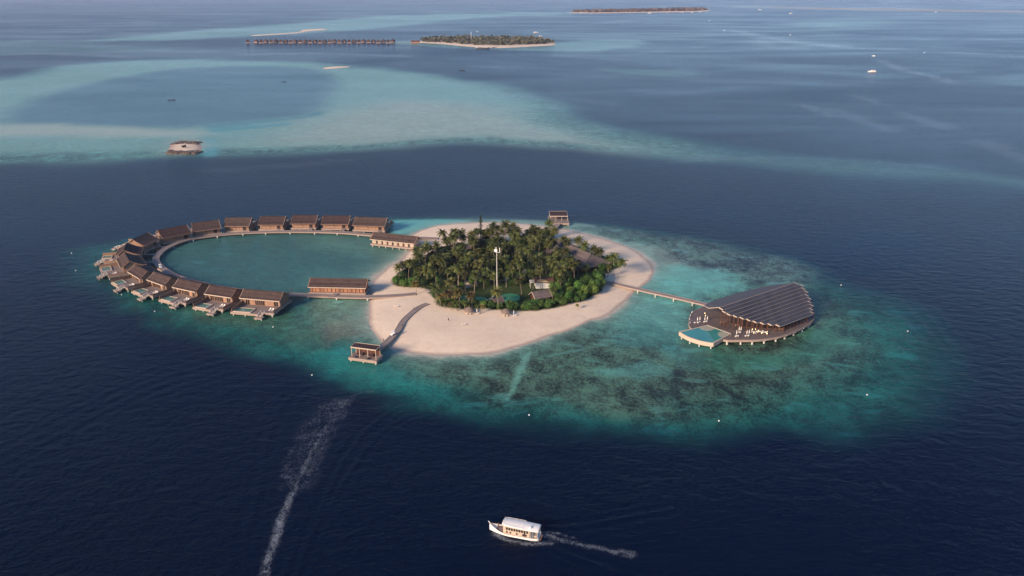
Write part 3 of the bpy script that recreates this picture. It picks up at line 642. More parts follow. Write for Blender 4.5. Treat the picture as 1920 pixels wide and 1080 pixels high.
# ------------------------------------------------------------------ overwater villas
def villa(e1, e2, outward_hint, label, wide=False, side='sea'):
    zr = 9.0
    p1 = at(*e1, zr); p2 = at(*e2, zr); c = (p1+p2)/2; t = (p2-p1); Lr = max(14.5, min(t.length, 23)) if not wide else 21.5
    if not wide: Lr = min(Lr, 18.5)
    t.normalize(); o = Vector((-t.y, t.x, 0))
    if o.dot(Vector((*outward_hint, 0))) < 0: o = -o
    rz = math.atan2(-o.x, o.y)
    root = thing('overwater_villa', label, 'villa', (c.x, c.y, 0), rz, 'villas standing on piles around the ring boardwalk')
    h = Lr/2; zd = 2.1
    # deck
    b = MB(); b.prism([(-h, -7.4), (h, -7.4), (h, 8.0), (h-0.3, 14.0), (-h*0.35, 14.0), (-h*0.35, 11.5), (-h, 11.5)], zd-0.25, zd); b.build('deck', M['plank'], root)
    b = MB(); F_ = [(-h, -7.4), (h, -7.4), (h, 14.0), (-h*0.35, 14.0), (-h*0.35, 11.5), (-h, 11.5)]
    for i in range(len(F_)):
        (x0, y0), (x1, y1) = F_[i], F_[(i+1) % len(F_)]
        d = Vector((x1-x0, y1-y0)); d.normalize(); n_ = Vector((d.y, -d.x))*0.14
        b.prism([(x0, y0), (x1, y1), (x1+n_.x, y1+n_.y), (x0+n_.x, y0+n_.y)], zd-1.0, zd+0.12)
    b.build('deck_fascia', M['fascia'], root)
    # walls (gabled box), eaves carried by the roof
    wi, wo = -6.2, 3.2
    b = MB(); b.extr_x([(wi, zd), (wo, zd), (wo, 5.95), (0, 8.5), (-3, 6.85), (wi, 5.35)], -h+0.7, h-0.7); wl = b.build('wall', M['timber'], root)
    # roof: swept concave slopes
    prof_t = [(5.0, 5.95), (3.6, 6.45), (1.6, 7.75), (0, 9.0), (-1.8, 7.9), (-4.2, 6.65), (-6.6, 5.75), (-8.2, 5.3)]
    prof_b = [(y, z-0.28) for y, z in prof_t][::-1]
    b = MB(); b.extr_x(prof_t+prof_b, -h, h); rf = b.build('roof', M['shingle'], root)
    for s in (-1, 1):
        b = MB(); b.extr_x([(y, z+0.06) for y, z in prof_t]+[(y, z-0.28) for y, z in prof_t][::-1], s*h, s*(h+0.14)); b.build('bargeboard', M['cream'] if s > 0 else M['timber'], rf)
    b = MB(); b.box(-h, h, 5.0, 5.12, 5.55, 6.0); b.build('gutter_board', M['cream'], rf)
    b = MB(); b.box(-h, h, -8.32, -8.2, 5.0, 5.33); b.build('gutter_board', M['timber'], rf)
    # outer glazing and inner door
    for x0, x1 in ((-h+1.6, -h+4.0), (-1.8, 3.4), (h-4.4, h-2.2)):
        b = MB(); b.box(x0, x1, wo, wo+0.06, zd+0.1, zd+2.6); g = b.build('window', M['glass'], root)
        b = MB(); n = max(2, int((x1-x0)/0.9))
        for k in range(n+1):
            xx = x0+(x1-x0)*k/n; b.box(xx-0.09, xx+0.09, wo+0.06, wo+0.16, zd, zd+2.7)
        b.box(x0, x1, wo+0.16, wo+0.2, zd+2.55, zd+2.75); b.build('frame', M['timber'], g)
    b = MB(); b.box(h-4.6, h-2.4, wi-0.08, wi, zd+0.05, zd+2.5); d = b.build('door', M['dark'], root)
    b = MB(); b.box(-h+1.5, h-6, wi-0.06, wi, zd+2.35, zd+2.75); b.build('window', M['dark'], root)
    for s in (-1, 1):
        b = MB(); b.box(s*(h-0.6)-0.1, s*(h-0.6)+0.1, 4.4, 4.6, zd, 5.8); b.build('veranda_post', M['cream'], root)
    # pool with raised rim
    x0, x1, y0, y1 = 0.3, h-0.9, 8.4, 13.7
    b = MB(); b.box(x0, x1, y0, y0+0.45, zd, zd+0.45); b.box(x0, x1, y1-0.45, y1, zd, zd+0.45); b.box(x0, x0+0.45, y0+0.45, y1-0.45, zd, zd+0.45); b.box(x1-0.45, x1, y0+0.45, y1-0.45, zd, zd+0.45)
    pr = b.build('pool', M['cream'], root)
    b = MB(); b.box(x0+0.45, x1-0.45, y0+0.45, y1-0.45, zd+0.005, zd+0.33); b.build('water', M['pool'], pr)
    # privacy screen on one side, low fence on the other
    b = MB(); b.box(h-0.75, h-0.55, 3.3, 14.0, zd, zd+1.9); b.build('privacy_screen', M['timber'], root)
    b = MB(); b.box(-h+0.1, -h+0.25, 3.3, 11.4, zd+0.12, zd+1.1); b.build('side_fence', M['timber'], root)
    # lower swim platform with steps and posts
    b = MB(); b.box(-h*0.35-3.4, -h*0.35+0.6, 14.2, 17.0, 0.75, 1.35); sp_ = b.build('swim_platform', M['fascia'], root)
    b = MB()
    for k in range(4): b.box(-h*0.35-2.2, -h*0.35-0.6, 11.7+k*0.75, 12.4+k*0.75, 1.95-k*0.18-0.1, 1.95-k*0.18)
    b.build('steps', M['cream'], root)
    for xx in (-h*0.35-2.35, -h*0.35-0.45):
        b = MB(); b.tube((xx, 11.6, zd+1.1), (xx, 15.6, 2.3), 0.07, 0.07, 6)
        for yy, z0, z1 in ((11.7, zd, zd+1.1), (13.6, 1.4, zd+0.75), (15.5, 1.3, 2.3)): b.tube((xx, yy, z0), (xx, yy, z1), 0.06, 0.06, 6)
        b.build('handrail', M['white'], root)
    for xx in (-h+1, -h*0.35, 0.33*h, h-0.9):
        for yy in (-6.4, 0, 6.5, 11.2 if xx < -h*0.4 else 13.2): pile(root, xx, yy, zd-0.9, 0.26)
    for xx in (-h*0.35-2.9, -h*0.35): pile(root, xx, 16.2, 0.75, 0.2)
    # entrance ramp to the boardwalk
    b = MB(); xm = h-3.5
    W = Matrix.Rotation(rz, 4, 'Z'); W.translation = (c.x, c.y, 0)
    best = None
    for q in wc:
        l = W.inverted() @ Vector((q[0], q[1], 0)); dd = abs(l.x-xm)+abs(l.y+15)*0.2
        if best is None or dd < best[0]: best = (dd, l)
    l = best[1]
    b.loft([[(xm-0.9, -7.5, zd-0.2), (xm+0.9, -7.5, zd-0.2), (xm+0.9, -7.5, zd), (xm-0.9, -7.5, zd)], [(l.x-0.9, l.y+1.6, 1.45), (l.x+0.9, l.y+1.6, 1.45), (l.x+0.9, l.y+1.6, 1.62), (l.x-0.9, l.y+1.6, 1.62)]])
    b.build('entrance_ramp', M['walk'], root)
    # loungers on the terrace
    return root, W, h, zd
VL = [((667,406),(725.5,408),(0,1),True,'large timber villa at the right end of the far row, beside the long gabled building'),
 ((606,404),(656.7,404),(0,1),False,'timber villa second from the right in the far row, next to the large end villa'),
 ((549,403),(595.5,403),(0,1),False,'timber villa in the far row, third from its right end'),
 ((489,405),(535.5,405),(0,1),False,'timber villa in the far row, fourth from its right end'),
 ((424,407.5),(472,407.5),(0,1),False,'timber villa in the far row, leftmost one still facing squarely forward'),
 ((359,417.7),(410,411.6),(-0.2,1),False,'villa with pale curved gable edge, where the far row begins to bend left'),
 ((295,431),(350,421),(-0.5,1),False,'slanted brown roofed villa on the upper left bend with pale gable board'),
 ((249,448),(276,436),(-1,0.8),False,'villa on the upper left bend with bright cream gable facing the open sea'),
 ((232,468),(238,455),(-1,0.2),False,'villa at the far left of the ring, above the leftmost one'),
 ((233,472),(243,490),(-1,-0.3),False,'leftmost villa of the ring with its deck reaching farthest out to sea'),
 ((254,495),(277,508),(-0.6,-1),False,'villa on the lower left bend just below the leftmost one, green pool on its deck'),
 ((289,509),(321,520),(-0.4,-1),False,'near side villa with plunge pool, fourth from the right end of its row'),
 ((335,522),(378,531),(-0.3,-1),False,'near row villa with plunge pool, third from the right end of its row'),
 ((393,534),(443,541),(-0.1,-1),False,'near row villa with plunge pool directly left of the big end villa'),
 ((460,541.5),(528,547),(0,-1),True,'largest near row villa at the right end of the row with glowing timber front')]
VN = ['villa with the bright cream gable', 'far left villa above the leftmost one', 'leftmost villa', 'villa just below the leftmost one', 'fourth villa from the right, near row', 'third villa from the right, near row', 'second villa from the right, near row', 'big end villa of the near row']
for i, v in enumerate(VL):
    e1, e2, oh, wide, lab = v
    root, W, h, zd = villa(e1, e2, oh, lab, wide)
    if i >= 7:
        for k, xx in enumerate((-h+2.2, -h+3.6)):
            p = W @ Vector((xx, 8.2, 0)); lounger(p.x, p.y, zd+0.01, root.rotation_euler.z+math.pi, '%s white sun lounger on the deck of the %s' % (('outer', 'inner')[k], VN[i-7]))

# ------------------------------------------------------------------ two long gabled buildings on the ring
def longhouse(name, label, e1, e2, hint, wallm, doors, ramp=None):
    zr = 8.2; p1 = at(*e1, zr); p2 = at(*e2, zr); c = (p1+p2)/2; t = p2-p1; Lr = t.length; t.normalize(); o = Vector((-t.y, t.x, 0))
    if o.dot(Vector((*hint, 0))) < 0: o = -o
    rz = math.atan2(-o.x, o.y); h = Lr/2; zd = 2.1
    root = thing(name, label, 'building', (c.x, c.y, 0), rz)
    b = MB(); b.box(-h+0.3, h-0.3, -4.9, 5.6, zd-0.3, zd); b.build('deck', M['plank'], root)
    b = MB(); b.box(-h+0.2, h-0.2, 5.6, 5.75, zd-0.85, zd+0.12); b.box(-h+0.2, h-0.2, -5.05, -4.9, zd-0.85, zd+0.12); b.box(-h+0.15, -h+0.3, -4.9, 5.6, zd-0.85, zd+0.12); b.box(h-0.3, h-0.15, -4.9, 5.6, zd-0.85, zd+0.12)
    b.build('deck_fascia', M['fascia'], root)
    b = MB(); b.extr_x([(-4.2, zd), (4.2, zd), (4.2, 5.4), (0, 7.7), (-4.2, 5.4)], -h+0.8, h-0.8); b.build('wall', wallm, root)
    pt = [(5.4, 5.0), (2.6, 6.3), (0, 8.2), (-2.6, 6.3), (-5.4, 5.0)]
    b = MB(); b.extr_x(pt+[(y, z-0.26) for y, z in pt][::-1], -h, h); rf = b.build('roof', M['shingle'], root)
    for s in (-1, 1):
        b = MB(); b.extr_x([(y, z+0.08) for y, z in pt]+[(y, z-0.3) for y, z in pt][::-1], s*h, s*(h+0.25)); b.build('bargeboard', M['timber'], rf)
    b = MB(); b.box(-h, h, 5.4, 5.55, 4.62, 5.05); b.build('gutter_board', M['cream'] , rf)
    if doors:
        for k in range(7):
            x = -h+4.0+k*(2*h-8)/6
            b = MB(); b.box(x-0.65, x+0.65, 4.2, 4.27, zd+0.05, zd+2.3); d = b.build('door', M['wood_red'] if k % 3 else M['dark'], root)
            b = MB(); b.box(x-0.85, x-0.65, 4.2, 4.33, zd, zd+2.5); b.box(x+0.65, x+0.85, 4.2, 4.33, zd, zd+2.5); b.box(x-0.65, x+0.65, 4.2, 4.33, zd+2.3, zd+2.5); b.build('frame', M['cream'], d)
        for k in range(8):
            x = -h+1.6+k*(2*h-3.2)/7
            b = MB(); b.box(x-0.08, x+0.08, 5.3, 5.46, zd, 4.85); b.build('veranda_post', M['cream'], root)
    else:
        for k in range(14):
            x = -h+1.6+k*(2*h-3.2)/13
            b = MB(); b.box(x-0.12, x+0.12, 4.2, 4.35, zd, 5.2); b.build('wall_post', M['wood_red'], root)
    for k in range(7):
        x = -h+1.2+k*(2*h-2.4)/6
        for y in (-4.2, 4.9): pile(root, x, y, zd-0.6, 0.26)
    if ramp is not None:
        b = MB(); b.loft([[(-1.4, 5.75, zd-0.2), (1.4, 5.75, zd-0.2), (1.4, 5.75, zd), (-1.4, 5.75, zd)], [(-1.4+ramp[0], ramp[1], 1.5), (1.4+ramp[0], ramp[1], 1.5), (1.4+ramp[0], ramp[1], 1.66), (-1.4+ramp[0], ramp[1], 1.66)]])
        b.build('entrance_ramp', M['walk'], root)
    return root
longhouse('long_building', 'long gabled building with a row of doors, at the beach end of the far boardwalk', (701,434.5), (783,443), (0,-1), M['cream'], True)
longhouse('long_building', 'long gabled overwater building with orange timber front beside the near boardwalk', (582,520.5), (689,522.6), (0,-1), M['cladding'], False, ramp=(2.0, 10.5))

# ------------------------------------------------------------------ pavilions
def pavilion(label, fl, fr, br, zdeck, roof_h, back=False):
    a = at(*fl, zdeck); b_ = at(*fr, zdeck); c_ = at(*br, zdeck)
    t = (b_-a); Wd = t.length; t.normalize(); o = Vector((t.y, -t.x, 0))       # towards the viewer
    dep = abs((c_-b_).dot(-o)); cen = a+t*Wd/2
    rz = math.atan2(t.y, t.x)
    root = thing('open_pavilion', label, 'pavilion', (cen.x, cen.y, 0), rz)
    h = Wd/2; zd = zdeck
    b = MB(); b.box(-h, h, 0, dep, zd-0.3, zd); b.build('deck', M['plank'], root)
    b = MB(); b.box(-h-0.15, h+0.15, -0.15, 0, zd-1.2, zd+0.1); b.box(-h-0.15, h+0.15, dep, dep+0.15, zd-1.2, zd+0.1); b.box(-h-0.15, -h, 0, dep, zd-1.2, zd+0.1); b.box(h, h+0.15, 0, dep, zd-1.2, zd+0.1)
    b.build('deck_fascia', M['fascia'], root)
    z1 = zd+roof_h; y0, y1 = (dep*0.22, dep*0.95) if not back else (dep*0.3, dep*0.98); hx = h*0.90
    for x in (-hx+0.15, -hx/3, hx/3, hx-0.15):
        for y in (y0+0.15, y1-0.15):
            b = MB(); b.box(x-0.11, x+0.11, y-0.11, y+0.11, zd, z1); b.build('post', M['cream'], root)
    b = MB(); b.box(-hx, hx, y0, y1, z1, z1+0.25); rf = b.build('roof', M['shingle'], root)
    b = MB(); b.box(-hx-0.12, hx+0.12, y0-0.14, y0, z1-0.12, z1+0.38); b.box(-hx-0.12, hx+0.12, y1, y1+0.14, z1-0.12, z1+0.38); b.box(-hx-0.14, -hx, y0, y1, z1-0.12, z1+0.38); b.box(hx, hx+0.14, y0, y1, z1-0.12, z1+0.38)
    b.build('roof_edge', M['cream'], rf)
    if not back:
        b = MB(); b.box(-hx+0.3, hx-0.3, y1-0.4, y1-0.3, zd, z1-0.8); b.build('back_wall', M['wood_red'], root)
    for x in (-h+0.6, 0, h-0.6):
        for y in (0.6, dep-0.6): pile(root, x, y, zd-1.0, 0.28)
    def loc(x, y, z=zd): v = Matrix.Rotation(rz, 3, 'Z') @ Vector((x, y, 0)); return (cen.x+v.x, cen.y+v.y, z)
    return root, loc, h, dep, rz
pr, loc, h, dep, prz = pavilion('open flat roofed pavilion on a floating deck at the end of the front jetty', (654,670), (705.6,677), (718,666), 2.0, 4.2)
def sofa(label, p, rz):
    r = thing('sofa', label, 'sofa', p, rz)
    b = MB(); b.box(-1.1, 1.1, -0.45, 0.35, 0.08, 0.45); b.build('seat', M['wood_red'], r)
    b = MB(); b.box(-1.1, 1.1, 0.35, 0.55, 0.08, 0.95); b.build('backrest', M['clothd'], r)
    for s in (-1, 1):
        b = MB(); b.box(s*1.1-(0 if s > 0 else 0.18), s*1.1+(0.18 if s > 0 else 0), -0.45, 0.55, 0.08, 0.68); b.build('armrest', M['wood_red'], r)
    return r
sofa('dark sofa under the left half of the front pavilion roof', loc(-h*0.45, dep*0.6), prz)
sofa('dark sofa under the right half of the front pavilion roof', loc(h*0.35, dep*0.6), prz)
def beanbag(label, p):
    b = MB(); rings = []
    for z, rr in ((0, 0.45), (0.12, 0.62), (0.35, 0.6), (0.6, 0.4), (0.75, 0.15)): rings.append([(rr*math.cos(a)*(1.15), rr*math.sin(a)+z*0.35, z) for a in np.linspace(0, 2*math.pi, 12, endpoint=False)])
    b.loft(rings); o = b.build('bean_bag', M['clothd'], smooth=True, loc=p); return tag(o, label, 'bean bag')
beanbag('dark bean bag at the left front edge of the front pavilion deck', loc(-h*0.55, dep*0.1)); beanbag('dark bean bag at the right front edge of the front pavilion deck', loc(h*0.35, dep*0.1))
pavilion('open pavilion on a square deck behind the palms, reached by the short rear jetty', (1030,418.5), (1067,418.5), (1064,405), 2.0, 3.2, True)

# ------------------------------------------------------------------ the great solar roofed hall
def cp(x, y): return (1240+x/6, 500+y/6)
def hall():
    zd = 2.4
    front = [cp(*q) for q in [(480,452),(400,485),(340,530),(312,600),(325,680)]]
    deck_px = front+[cp(400,715),(1326.7,612),(1371.7,628),(1356.7,636.7),(1390,637.5),(1423,636.7),(1456.7,631.7),(1481.7,624),(1506.7,613),(1521.7,603),(1527,593),(1526,578),(1515,556),(1495,545),(1455,542),(1410,547),(1370,556),(1335,568)]
    P = [at(x, y, zd) for x, y in deck_px]; cen = sum(P, Vector())/len(P)
    root = thing('solar_roofed_hall', 'great overwater hall with a stepped solar panel roof and wrap around deck', 'hall', (cen.x, cen.y, 0))
    def l(p): return (p[0]-cen.x, p[1]-cen.y)
    pts = [tuple(q) for q in catmull([l(p) for p in P]+[l(P[0])], 3)[:-1]]
    b = MB(); b.prism(pts, zd-0.3, zd); b.build('deck', M['plank_dark'], root)
    b = MB(); n = len(pts); area = sum(pts[i][0]*pts[(i+1) % n][1]-pts[(i+1) % n][0]*pts[i][1] for i in range(n)); sg = 1 if area > 0 else -1
    out = []
    for i in range(n):
        d = np.array(pts[(i+1) % n])-np.array(pts[i-1]); d = d/np.linalg.norm(d); out.append(np.array((d[1], -d[0]))*sg)
    rings = []
    for i in range(n+1):
        q = pts[i % n]; o = np.array(q)+out[i % n]*0.2; i_ = np.array(q)
        rings.append([(i_[0], i_[1], zd-0.95), (o[0], o[1], zd-0.95), (o[0], o[1], zd+0.12), (i_[0], i_[1], zd+0.12)])
    b.loft(rings, cap=False); b.build('deck_fascia', M['fascia'], root)
    # piles under the rim
    acc = 0
    for i in range(1, n):
        acc += np.linalg.norm(np.array(pts[i])-np.array(pts[i-1]))
        if acc > 5.2:
            acc = 0; q = np.array(pts[i])-out[i]*0.5; pile(root, q[0], q[1], zd-0.5, 0.42)
    for gx in range(-3, 4):
        for gy in range(-2, 3):
            x, y = gx*8.0, gy*8.0
            if inside(np.array([x]), np.array([y]), pts)[0] and seg_dist(np.array([x]), np.array([y]), pts)[0] > 4: pile(root, x, y, zd-0.3, 0.42)
    # stepped roof rows
    Lc = [(668,458),(745,508),(822,562),(893,583),(962,603),(1040,622),(1105,642),(1170,658),(1235,662),(1300,664),(1372,668)]
    Rc = [(1490,187),(1545,212),(1592,246),(1626,284),(1650,325),(1668,362),(1682,400),(1690,436),(1688,470),(1676,506),(1655,548)]
    zs = [12.2, 11.6, 10.9, 10.2, 9.5, 8.8, 8.1, 7.5, 6.9, 6.4, 5.9]
    Lw = [at(*cp(*q), z)-cen for q, z in zip(Lc, zs)]; Rw = [at(*cp(*q), z)-cen for q, z in zip(Rc, zs)]
    for i in range(len(zs)): Lw[i].z = zs[i]; Rw[i].z = zs[i]
    # straighten the rows parallel to the ridge
    dirr = (Rw[0]-Lw[0]); dirr.z = 0; dirr.normalize(); pr_ = Vector((dirr.y, -dirr.x, 0))
    rf = MB()
    offs = []
    for i in range(len(zs)):
        offs.append(((Lw[i]+Rw[i])/2).dot(pr_))
    o0 = offs[0]; o1 = offs[-1]
    roof = None
    def ptat(i, side, dz=0.0, do=0.0):
        base = (Lw if side == 0 else Rw)[i]; off = o0+(o1-o0)*i/(len(zs)-1)+do
        s = base.dot(dirr); v = dirr*s+pr_*off; return Vector((v.x, v.y, zs[i]+dz))
    panels = []
    rt = MB()
    for i in range(len(zs)-1):
        stepz = zs[i]-zs[i+1]
        a = ptat(i, 0); b2 = ptat(i, 1); c2 = ptat(i+1, 1); d2 = ptat(i+1, 0)
        # each strip: nearly level panel row, then a riser
        lowz = zs[i+1]+stepz*0.62+0.12
        dd_ = pr_*((o1-o0)/(len(zs)-1)); sl_ = (a.dot(dirr)+d2.dot(dirr))/2; sr_ = (b2.dot(dirr)+c2.dot(dirr))/2+0.9*(i % 2)
        A = a+dirr*(sl_-a.dot(dirr)); B = b2+dirr*(sr_-b2.dot(dirr)); d2 = A+dd_; c2 = B+dd_
        C_ = Vector((c2.x, c2.y, lowz)); D_ = Vector((d2.x, d2.y, lowz))
        t_ = Vector((0, 0, 0.22))
        pm = MB(); 
        # overhang past the riser
        ov = pr_*0.10
        pm.add([A-dirr*0.5, B+dirr*0.5, C_+ov+dirr*0.5, D_+ov-dirr*0.5, A-t_-dirr*0.5, B-t_+dirr*0.5, C_-t_+ov+dirr*0.5, D_-t_+ov-dirr*0.5], [(0, 3, 2, 1), (4, 5, 6, 7), (0, 1, 5, 4), (1, 2, 6, 5), (2, 3, 7, 6), (3, 0, 4, 7)])
        panels.append(pm)
        ed = MB(); z1 = Vector((0, 0, 0.06))
        eds = []
        for e0, e1, sgn in ((A, D_+ov, -1), (B, C_+ov, 1)):
            ed = MB(); eds.append(ed)
            q0 = e0+dirr*0.5*sgn; q1 = e1+dirr*0.5*sgn; x_ = dirr*0.35*sgn
            ed.add([q0+z1, q1+z1, q1+x_+z1, q0+x_+z1, q0-t_*1.7, q1-t_*1.7, q1+x_-t_*1.7, q0+x_-t_*1.7], [(0, 1, 2, 3), (4, 7, 6, 5), (0, 4, 5, 1), (1, 5, 6, 2), (2, 6, 7, 3), (3, 7, 4, 0)])
        panels[-1] = (pm, eds)
        # riser
        rb = MB(); r0 = D_-t_; r1 = C_-t_; q0 = Vector((d2.x, d2.y, zs[i+1]-0.2)); q1 = Vector((c2.x, c2.y, zs[i+1]-0.2)); th = pr_*0.12
        rb.add([r0, r1, q1, q0, r0+th, r1+th, q1+th, q0+th], [(0, 1, 2, 3), (4, 7, 6, 5), (0, 4, 5, 1), (1, 5, 6, 2), (2, 6, 7, 3), (3, 7, 4, 0)])
        rt.v and None
        panels[-1] = (pm, eds, rb)
    # plain back slope from the ridge down to the rear eave
    A = ptat(0, 0); B = ptat(0, 1)
    bk = [cp(*q) for q in [(480,437),(545,395),(700,345),(900,285),(1100,235),(1300,200),(1440,186)]]
    zb = [6.6, 6.4, 6.0, 6.0, 7.0, 9.0, 11.0]
    Bk = [at(x, y, z)-cen for (x, y), z in zip(bk, zb)]
    for q, z in zip(Bk, zb): q.z = z
    bs = MB(); top = []; m = len(Bk)
    for i in range(m):
        t_ = i/(m-1); top.append(A.lerp(B, t_)+Vector((0, 0, 0.05)))
    A0 = at(*cp(530, 470), 8.2)-cen; A0.z = 8.2
    # front left facet between the left tip, the ridge end and the wavy front edge
    ridge_l = [A+Vector((0, 0, 0.05))]
    vs = top+Bk; bs.add(vs, [(i, i+1, m+i+1, m+i) for i in range(m-1)])
    dn = Vector((0, 0, -0.3)); vs2 = [v+dn for v in vs]; bs.add(vs2, [(i+1, i, m+i, m+i+1) for i in range(m-1)])
    bs.add([Bk[i] for i in range(m)]+[Bk[i]+dn for i in range(m)], [(i, i+1, m+i+1, m+i) for i in range(m-1)])
    rfo = bs.build('roof', M['roof_dark'], root)
    ft = MB(); T = Bk[0]; W1 = at(*cp(530, 468), 8.4)-cen; W1.z = 8.4
    ft.add([A+Vector((0, 0, .05)), T, W1, A+Vector((0, 0, -.25)), T+dn, W1+dn], [(0, 1, 2), (3, 5, 4), (0, 2, 5, 3), (2, 1, 4, 5), (1, 0, 3, 4)])
    ft.build('roof_tip', M['roof_dark'], rfo)
    tb = MB(); tb.tube(T, W1, 0.18, 0.18, 5); tb.tube(W1, A, 0.18, 0.18, 5); tb.tube(T, Bk[1], 0.12, 0.12, 5); tb.build('roof_edge', M['cream'], rfo)
    for pm, eds, rb in panels:
        po = pm.build('solar_row', M['panel'], rfo); 
        rb.build('riser', M['riser'], rfo); [ed.build('row_end_board', M['cream'], rfo) for ed in eds]
    rd = MB(); rd.tube(A-dirr*0.5+Vector((0, 0, .12)), B+dirr*0.5+Vector((0, 0, .12)), 0.16, 0.16, 6); rd.build('ridge_cap', M['fascia'], rfo)
    # columns and glazed wall under the roof
    for i in range(0, len(zs)):
        for side in (0, 1):
            q = ptat(i, side); ins = dirr*(1.3 if side == 0 else -1.6); z = zs[i]-0.6
            b = MB(); b.tube((q.x+ins.x, q.y+ins.y, zd), (q.x+ins.x, q.y+ins.y, z), 0.16, 0.16, 6); b.build('column', M['wood_red'], root)
    a = ptat(len(zs)-1, 0); e = ptat(len(zs)-1, 1)
    for k in range(1, 8):
        q = a.lerp(e, k/8)-pr_*0.8; b = MB(); b.tube((q.x, q.y, zd), (q.x, q.y, zs[-1]-0.4), 0.15, 0.15, 6); b.build('column', M['wood_red'], root)
    inner = []
    for i in (0, 3, 6, 9): 
        q = ptat(i, 0)+dirr*7.5; inner.append(q)
    q = ptat(10, 0)+dirr*5.0-pr_*3.5; inner.append(q)
    q = ptat(10, 1)-dirr*4.0-pr_*3.5; inner.append(q)
    q = ptat(0, 1)-dirr*5.0; inner.append(q)
    for i in range(len(inner)-2):
        p0, p1 = inner[i], inner[i+1]
        zt0 = p0.z-0.9; zt1 = p1.z-0.9; th = (p1-p0); th.z = 0; th.normalize(); th = Vector((-th.y, th.x, 0))*0.15
        b = MB(); b.add([(p0.x, p0.y, zd), (p1.x, p1.y, zd), (p1.x, p1.y, zt1), (p0.x, p0.y, zt0), (p0.x+th.x, p0.y+th.y, zd), (p1.x+th.x, p1.y+th.y, zd), (p1.x+th.x, p1.y+th.y, zt1), (p0.x+th.x, p0.y+th.y, zt0)], [(0, 1, 2, 3), (4, 7, 6, 5), (0, 4, 5, 1), (1, 5, 6, 2), (2, 6, 7, 3), (3, 7, 4, 0)])
        wl = b.build('glazed_wall', M['wood_red'], root)
        n_ = max(3, int((p1-p0).length/2.2)); b = MB()
        for k in range(n_):
            c0 = p0.lerp(p1, (k+0.15)/n_); c1 = p0.lerp(p1, (k+0.85)/n_); zz = min(c0.z, c1.z)-1.6
            for s in (-0.04, 1.0):
                o_ = th*(s*1.2 if s > 0 else -0.3)
                b.add([(c0.x+o_.x, c0.y+o_.y, zd+0.3), (c1.x+o_.x, c1.y+o_.y, zd+0.3), (c1.x+o_.x, c1.y+o_.y, zz), (c0.x+o_.x, c0.y+o_.y, zz)], [(0, 1, 2, 3)])
        b.build('glass', M['glass'], wl)
    # pool at the front left
    zp = zd+0.45
    pp = [(1326.7,609),(1273,621.7),(1290,631.5),(1312,639),(1338,643.5),(1371.7,625)]
    Pq = [l(at(x, y, zp)) for x, y in pp]
    arc = [tuple(q) for q in catmull(Pq[1:5], 5)]
    ring_ = [Pq[0]]+arc+[Pq[5]]
    cx = sum(p[0] for p in ring_)/len(ring_); cy = sum(p[1] for p in ring_)/len(ring_)
    inner_ = []
    for p in ring_:
        d = Vector((cx-p[0], cy-p[1])); L_ = d.length; d.normalize(); inner_.append((p[0]+d.x*0.75, p[1]+d.y*0.75))
    b = MB(); n = len(ring_)
    rings = [[(*ring_[i % n], zp-1.9), (*ring_[i % n], zp), (*inner_[i % n], zp), (*inner_[i % n], zp-1.9)] for i in range(n+1)]
    b.loft(rings, cap=False); b.prism(inner_, zp-1.9, zp-1.5); po = b.build('pool', M['cream'], root)
    b = MB(); b.prism(inner_, zp-1.4, zp-0.14); b.build('water', M['poolblue'], po)
    for cpx, rr in (((1325,613.5), 3.6), ((1360,627), 3.4)):
        q = l(at(*cpx, zp)); b = MB(); pts2 = []
        for k in range(28):
            a_ = 2*math.pi*k/28; x, y = q[0]+rr*math.cos(a_), q[1]+rr*math.sin(a_)
            pts2.append((x, y))
        pts2 = [(x, y) for x, y in pts2 if inside(np.array([x]), np.array([y]), inner_)[0] or True]
        cl = []
        for x, y in pts2:
            f = 1.0
            while f > 0 and not inside(np.array([q[0]+(x-q[0])*f]), np.array([q[1]+(y-q[1])*f]), inner_)[0]: f -= 0.05
            cl.append((q[0]+(x-q[0])*max(f, 0.02), q[1]+(y-q[1])*max(f, 0.02)))
        b.prism(cl, zp-0.13, zp-0.08); b.build('pool_step', M['pool_step'], po)
    for k in (2, 6, 10, 14):
        if k < len(arc): pile(root, arc[k][0]*0.98+cx*0.02, arc[k][1]*0.98+cy*0.02, zp-1.4, 0.3)
    # low rail posts on the left rim
    for q in [(350,520),(340,525),(325,560),(318,600),(322,640)]:
        p = at(*cp(*q), zd)-cen; b = MB(); b.tube((p.x, p.y, zd), (p.x, p.y, zd+1.0), 0.09, 0.09, 6); b.build('rail_post', M['white'], root)
    # warm lit lamps under the eave
    for q in [(490,520),(497,545),(1040,740),(1095,720),(1130,742),(1180,735),(1190,750),(1025,700),(1060,700),(740,620)]:
        p = at(*cp(*q), zd+0.9)-cen; b = MB(); b.tube((p.x, p.y, zd+0.55), (p.x, p.y, zd+0.95), 0.15, 0.10, 8); lm = b.build('lamp', M['lamp'], root)
        b = MB(); b.tube((p.x, p.y, zd), (p.x, p.y, zd+0.55), 0.05, 0.05, 6); b.build('lamp_stand', M['rubber'], lm)
    return zd
zd = hall()
hl = [((375,640),'left of the pool, by the deck rim'),((410,640),'left of the pool, second from the rim'),((480,630),'behind the pool corner'),((505,625),'behind the pool corner, right one'),
      ((835,795),'right of the pool steps'),((862,790),'right of the pool steps, second'),((885,750),'behind the pair right of the pool'),((945,790),'on the front deck'),((975,788),'on the front deck, right one')]
for (x, y), s in hl:
    p = at(*cp(x, y), zd); lounger(p.x, p.y, zd, math.pi*0.9, 'white sun lounger on the dark hall deck '+s)
